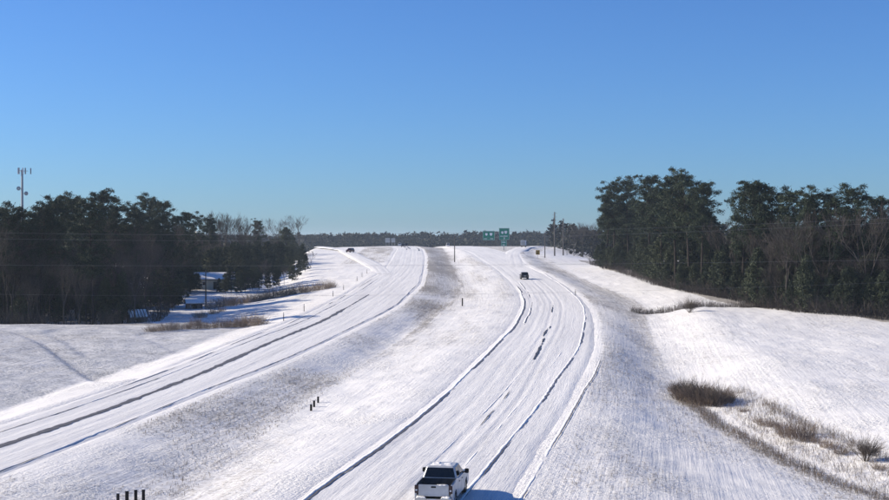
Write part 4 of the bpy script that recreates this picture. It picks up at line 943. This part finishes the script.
for (u0, u1, v0, v1, nm) in ((482.7, 494.7, 231.0, 240.1, 'sign_panel'), (499.0, 509.4, 228.1, 239.9, 'sign_panel'), (501.0, 506.7, 240.4, 246.3, 'exit_panel')):
    p_ = box_o(nm, (U(u0), U(u1), -0.06, 0.0, Vz(v1), Vz(v0)), 'green', sg, 0.01)
    bm = bmesh.new(); frame(bm, U(u0) + 0.08, U(u1) - 0.08, Vz(v1) + 0.08, Vz(v0) - 0.08, -0.083); bmesh_obj('border', bm, M['white'], p_)
    bm = bmesh.new(); yl = -0.084
    if u0 < 490:
        shield(bm, U(486.4), Vz(234.4), yl, 1.0); shield(bm, U(491.0), Vz(234.3), yl, 1.15); word(bm, U(484.2), U(487.2), Vz(239.2), 0.5, yl, 5, 2); word(bm, U(490.2), U(493.4), Vz(239.2), 0.5, yl, 5, 3)
    elif nm == 'sign_panel':
        shield(bm, U(502.4), Vz(232.6), yl, 1.0); shield(bm, U(505.8), Vz(232.3), yl, 1.15); word(bm, U(500.4), U(507.8), Vz(236.6), 0.5, yl, 9, 4)
        a = U(504.3); z_ = Vz(238.6)
        bx(bm, a - 0.09, a + 0.09, yl, yl + 0.02, z_ - 0.35, z_ + 0.3); prism_pts = [(a - 0.35, z_ + 0.2), (a + 0.35, z_ + 0.2), (a, z_ + 0.65)]
        va = [bm.verts.new((p[0], yl - 0.004, p[1])) for p in prism_pts]; bm.faces.new(va)
    else:
        word(bm, U(502.0), U(505.8), Vz(243.0), 0.6, yl, 4, 5); word(bm, U(502.6), U(505.0), Vz(245.5), 0.6, yl, 3, 6)
    bmesh_obj('legend', bm, M['white'], p_)
for uu in (502, 505.7):
    v_, f_ = tubes([((U(uu), 0.06, -0.3), (U(uu), 0.06, Vz(240.5)), 0.055, 0.055)], 6); link('post', npmesh('post', v_, f_, True, M['steel']), sg)
fin(sg, 'cantilevered green highway guide signs with exit panel at the ramp gore', 'road sign')

def small_sign(u, v0, v1, ub, label):
    x, y, z = Pg(u, ub); s = empty('ramp_sign', (x, y, z)); k = y / F; h0 = top_z(v1, y) - z; h1 = top_z(v0, y) - z; hw = 2.0 * k
    v_, f_ = tubes([((0, 0.05, -0.2), (0, 0.05, h1 - 0.1), 0.06, 0.06)], 8); link('post', npmesh('post', v_, f_, True, M['steel']), s)
    p_ = box_o('sign_panel', (-hw, hw, -0.03, 0.0, h0, h1), 'yellow', s, 0.01)
    bm = bmesh.new(); word(bm, -hw * 0.75, hw * 0.75, h0 + (h1 - h0) * 0.62, (h1 - h0) * 0.24, -0.055, 4, 8); word(bm, -hw * 0.6, hw * 0.6, h0 + (h1 - h0) * 0.12, (h1 - h0) * 0.4, -0.055, 2, 9); bmesh_obj('legend', bm, M['brownpanel'], p_)
    return fin(s, label, 'road sign')
small_sign(537.8, 250.2, 254.7, 258.0, 'small yellow speed sign with dark legend beside the exit ramp')
def sign_back(u0, u1, v0, v1, d, label, name='sign_board'):
    x = ((u0 + u1) / 2 - CX) * d / F; z = float(ground(np.array([x]), np.array([d]))[0]); s = empty(name, (x, d, z)); hw = (u1 - u0) / 2 * d / F; h0 = top_z(v1, d) - z; h1 = top_z(v0, d) - z
    for q in (-0.6, 0.6):
        v_, f_ = tubes([((q * hw, -0.08, -0.3), (q * hw, -0.08, h1), 0.08, 0.08)], 6); link('post', npmesh('post', v_, f_, True, M['steel']), s)
    n = 3
    for k in range(n): box_o('panel', (-hw, hw, 0.0, 0.05, h0 + (h1 - h0) * k / n + 0.02, h0 + (h1 - h0) * (k + 1) / n - 0.02), 'rim', s)
    return fin(s, label, 'road sign')
sign_back(385.2, 390.0, 238.0, 242.6, 790, 'pale back of a road sign left of the left carriageway crest')
sign_back(391.2, 395.2, 238.2, 242.4, 800, 'smaller pale sign back nearer the left carriageway crest')

# ------------------------------------------------------------------ posts, poles, wires, mast
def tube_o(name, segs, m_, parent=None, k=8): 
    v_, f_ = tubes(segs, k); return link(name, npmesh(name, v_, f_, True, M[m_]), parent)
def wood_post(u, v, hgt, label, group, wd=0.15, lean=0.0):
    x, y, z = Pg(u, v); t = empty('marker_post', (x, y, z), R.uniform(-0.2, 0.2)); t.rotation_euler[1] = lean
    bm = bmesh.new(); bx(bm, -wd / 2, wd / 2, -wd / 2, wd / 2, -0.25, hgt, 0.012); bmesh_obj('shaft', bm, M['postwood'], t)
    bm = bmesh.new(); bx(bm, -wd / 2 - 0.004, wd / 2 + 0.004, -wd / 2 - 0.004, wd / 2 + 0.004, hgt + 0.0005, hgt + 0.03, 0.01); bmesh_obj('snow_cap', bm, M['snow'], t)
    return fin(t, label, 'post', group)
for i, (u, v, nm) in enumerate([(311, 410.5, 'nearest'), (314, 407, 'middle'), (318, 403.2, 'farthest')]):
    wood_post(u, v, 0.58, f'{nm} of three short dark posts standing in the middle of the median', 'three posts in the median', 0.17)
for i, (u, v, nm) in enumerate([(117.5, 507.5, 'leftmost'), (126.5, 505, 'second from left'), (135.3, 503.5, 'third from left'), (143, 502.5, 'rightmost')]):
    wood_post(u, v, 0.62, f'{nm} of four short dark posts at the bottom left of the median', 'four posts at the bottom of the picture', 0.16)
wood_post(462.4, 306.5, 1.5, 'lone dark post at the edge of the grassy median strip', None, 0.22)
def delineator(u, v, hgt, label, group, m_='wood'):
    x, y, z = Pg(u, v); t = empty('delineator', (x, y, z), 0); bm = bmesh.new(); bx(bm, -0.06, 0.06, -0.03, 0.03, -0.2, hgt, 0.005); bmesh_obj('shaft', bm, M[m_], t)
    box_o('reflector', (-0.05, 0.05, -0.045, -0.031, hgt - 0.3, hgt - 0.1), 'plate', t); return fin(t, label, 'marker post', group)
for i, (u, v, h_) in enumerate([(283.6, 321, 1.3), (304, 311.5, 1.3), (333, 296.5, 1.1), (343.6, 290, 1.1), (357, 281, 1.2), (362, 277, 1.2), (367, 273.5, 1.2)]):
    delineator(u, v, h_, f'{ordinal(i)} thin marker post going up the left edge of the left carriageway', 'marker posts along the left carriageway')
delineator(575.5, 295.5, 1.2, 'thin leaning marker post at the bend of the exit lane', None, 'postwood')
def pole(u, v_top, d, zbase, label, r=0.15, m_='wood', arms=(), group=None, name='utility_pole', up=True):
    x = (u - CX) * d / F; hgt = top_z(v_top, d) - zbase; t = empty(name, (x, d, zbase))
    tube_o('shaft', [((0, 0, -0.5), (0, 0, hgt * 0.5), r * 1.15, r), ((0, 0, hgt * 0.5), (0, 0, hgt), r, r * 0.75)], m_, t)
    tube_o('cap', [((0, 0, hgt - 0.02), (0, 0, hgt + 0.05), r * 0.85, r * 0.5)], 'steel', t)
    for a in arms:
        tube_o('insulator', [((0, -r * 0.5, hgt - a), (r * 2.2 + 0.35, -r * 0.5, hgt - a + 0.1), 0.07, 0.09)], 'steel', t, 6)
        tube_o('insulator', [((0, r * 0.5, hgt - a - 0.5), (-r * 2.2 - 0.35, r * 0.5, hgt - a - 0.4), 0.07, 0.09)], 'steel', t, 6)
    return fin(t, label, 'utility pole', group)
def zat(u, d): return gz((u - CX) * d / F, d)
pole(554.6, 212, 520, zat(554.6, 520), 'tallest utility pole right of the exit ramp', 0.26, 'wood', (0.6, 2.0, 3.4))
pole(563.2, 218.5, 560, zat(563.2, 560), 'second utility pole, just right of the tallest one', 0.26, 'wood', (0.6, 2.0, 3.4))
x, y, z = Pg(545.3, 257.6); pole(544.9, 232.6, y, z, 'shorter bare pole standing on the exit ramp bank', 0.17, 'wood', (0.5,))
x, y, z = Pg(455, 262.3); pole(454.6, 234.2, y, z, 'slim bare pole standing alone by the median strip', 0.16, 'wood', (0.5,))
x, y, z = Pg(205.7, 307); pole(205.7, 271, y, z, 'utility pole standing by the snowy shed in front of the left wood', 0.13, 'greybark', (0.4,))
LP, RP, WD = -92.0, 62.0, 90.0
for xx, nm in ((LP, 'wooden pole carrying the wires, left of the left field'), (RP, 'wooden pole carrying the wires, beyond the right ditch')):
    zb = gz(xx, WD); t = empty('utility_pole', (xx, WD, zb)); hh = 18.2 - zb
    tube_o('shaft', [((0, 0, -0.5), (0, 0, hh * 0.5), 0.2, 0.17), ((0, 0, hh * 0.5), (0, 0, hh), 0.17, 0.12)], 'wood', t)
    box_o('crossarm', (-0.06, 0.06, -1.2, 1.2, hh - 0.95, hh - 0.80), 'wood', t)
    fin(t, nm, 'utility pole')
def wire(z0, k, yo, label, r=0.0065):
    xs = np.linspace(LP, RP, 60); zc = z0 + k * (xs + 15) ** 2
    pts = np.stack([xs, np.full_like(xs, WD + yo), zc], 1); return fin(tube_o('power_line', [(pts[i], pts[i + 1], r, r) for i in range(59)], 'wire', None, 5), label, 'wire', 'wires crossing the road')
wire(13.95, 0.0006, -1.0, 'upper middle power line sagging across the picture at tree height')
wire(14.36, 0.00055, 1.0, 'topmost power line sagging across the picture at tree height')
wire(12.22, 0.0002, 0.2, 'middle power line crossing over the left wood and the far lanes')
wire(10.15, 0.00045, 0.2, 'lowest thin wire crossing over both carriageways', 0.005)

def mast():
    d = 390.0; x = (22.3 - CX) * d / F; zb = gz(x, d); t = empty('cell_tower', (x, d, zb)); hh = top_z(169, d) - zb
    n = 7; sg_ = []
    for i in range(n): sg_.append(((0, 0, hh * i / n - 0.2), (0, 0, hh * (i + 1) / n - 0.2), 0.55 * (1 - 0.45 * i / n), 0.55 * (1 - 0.45 * (i + 1) / n)))
    tube_o('shaft', sg_, 'steel', t, 10)
    ring = [((1.7 * math.cos(a), 1.7 * math.sin(a), hh - 0.6), (1.7 * math.cos(a + 2.094), 1.7 * math.sin(a + 2.094), hh - 0.6), 0.06, 0.06) for a in (0.3, 2.394, 4.488)]
    ring += [((0, 0, hh - 0.6), (1.7 * math.cos(a), 1.7 * math.sin(a), hh - 0.6), 0.06, 0.06) for a in (0.3, 2.394, 4.488)]
    tube_o('platform', ring, 'steel', t, 6)
    for k in range(9):
        a = 0.3 + k * 2 * math.pi / 9; r_ = 1.75 if k % 3 == 0 else 1.2; cx, cy = r_ * math.cos(a), r_ * math.sin(a)
        if k in (0,): cx = 2.4
        o = box_o('antenna_panel', (cx - 0.16, cx + 0.16, cy - 0.1, cy + 0.1, hh - 1.5, hh + 0.3), 'white' if k % 2 else 'steel', t, 0.02)
    for (sx, zz) in ((1.35, top_z(193.5, d) - zb), (-0.9, top_z(188.5, d) - zb)):
        o = tube_o('dish', [((sx, -0.1, zz), (sx, -0.5, zz), 0.25, 0.62), ((sx, -0.5, zz), (sx, -0.55, zz), 0.62, 0.1)], 'steel', t, 14)
        tube_o('arm', [((0, 0, zz), (sx, -0.1, zz), 0.07, 0.07)], 'steel', o, 6)
    return fin(t, 'tall slender cell tower with antennas rising behind the left wood', 'cell tower')
mast()

# ------------------------------------------------------------------ buildings among the left trees
def house(u, vb, d, wid, dep, wall_h, roof_h, rz, wallm, label, name='house', ribs=0):
    x = (u - CX) * d / F; z = gz(x, d) - 0.1; t = empty(name, (x, d, z), rz); hw, hd = wid / 2, dep / 2
    bm = bmesh.new(); bx(bm, -hw, hw, -hd, hd, 0, wall_h)
    for s in (-1, 1):
        a = [bm.verts.new((s * (hw - 0.004), -hd, wall_h)), bm.verts.new((s * (hw - 0.004), hd, wall_h)), bm.verts.new((s * (hw - 0.004), 0, wall_h + roof_h))]; bm.faces.new(a)
    bmesh_obj('wall', bm, M[wallm], t)
    bm = bmesh.new(); o_ = 0.45; zz = -o_ * roof_h / hd
    for s in (-1, 1):
        q = [(-hw - 0.3, s * (hd + o_), wall_h + zz), (hw + 0.3, s * (hd + o_), wall_h + zz), (hw + 0.3, 0, wall_h + roof_h), (-hw - 0.3, 0, wall_h + roof_h)]
        a = [bm.verts.new((p[0], p[1], p[2] + 0.03)) for p in q]; b = [bm.verts.new((p[0], p[1], p[2] + 0.15)) for p in q]
        bm.faces.new(a); bm.faces.new(b)
        for i in range(4): bm.faces.new((a[i], a[(i + 1) % 4], b[(i + 1) % 4], b[i]))
    rf = bmesh_obj('roof', bm, M['shed'], t)
    for s in (-1, 1):
        n = max(1, ribs); 
        for k in range(n):
            xa = -hw - 0.25 + (2 * hw + 0.5) * k / n; xb = xa + (2 * hw + 0.5) / n * (0.62 if ribs else 1.0)
            q = [(xa, s * (hd + o_ - 0.08), wall_h + zz + 0.06), (xb, s * (hd + o_ - 0.08), wall_h + zz + 0.06), (xb, s * 0.03, wall_h + roof_h), (xa, s * 0.03, wall_h + roof_h)]
            bm = bmesh.new(); a = [bm.verts.new((p[0], p[1], p[2] + 0.155)) for p in q]; b = [bm.verts.new((p[0], p[1], p[2] + 0.26)) for p in q]
            bm.faces.new(a); bm.faces.new(b)
            for i in range(4): bm.faces.new((a[i], a[(i + 1) % 4], b[(i + 1) % 4], b[i]))
            bmesh_obj('roof_snow', bm, M['snow'], rf)
    for xc in ((-hw * 0.55, hw * 0.5) if wid > 5 else (-hw * 0.3,)):
        wn = box_o('window', (xc - 0.45, xc + 0.45, -hd - 0.03, -hd + 0.02, wall_h * 0.4, wall_h * 0.8), 'white', t); box_o('pane', (xc - 0.38, xc + 0.38, -hd - 0.04, -hd - 0.031, wall_h * 0.43, wall_h * 0.77), 'glass', wn)
    dr = box_o('door', (-0.45, 0.45, -hd - 0.04, -hd + 0.02, 0.0, min(2.0, wall_h * 0.85)), 'brownpanel', t); box_o('handle', (0.3, 0.36, -hd - 0.08, -hd - 0.041, 0.9, 1.0), 'steel', dr)
    return fin(t, label, 'house' if name == 'house' else 'shed')
house(214, 288, 338, 10, 7, 2.6, 1.5, 0.25, 'cream', 'cream house with a snowy roof half hidden behind the left hedge')
house(137, 292, 296, 7.0, 5.5, 2.4, 1.3, -0.2, 'shed', 'low dark house with a snow covered roof deep in the left wood')
house(137, 317, 228, 2.8, 2.4, 1.3, 0.9, 0.5, 'shed', 'small shed with streaky snow on its roof at the left wood edge', 'shed', ribs=6)
house(194, 313, 268, 3.2, 2.6, 1.2, 0.6, 0.3, 'shed', 'small dark shed with a snowy roof beside the utility pole', 'shed')

# ------------------------------------------------------------------ haze
bm = bmesh.new(); bx(bm, -4600, 4600, -320, 6900, -8, 42); hz = bmesh_obj('haze', bm, None); fin(hz, 'thin winter haze over the whole valley', 'haze', kind='stuff')
hm = bpy.data.materials.new('haze'); hm.use_nodes = True; n = hm.node_tree.nodes; n.clear(); pv = n.new('ShaderNodeVolumePrincipled'); oo = n.new('ShaderNodeOutputMaterial')
pv.inputs['Color'].default_value = (0.72, 0.86, 1.0, 1); pv.inputs['Density'].default_value = 0.00009; pv.inputs['Anisotropy'].default_value = 0.2
hm.node_tree.links.new(pv.outputs[0], oo.inputs['Volume']); hz.data.materials.append(hm)
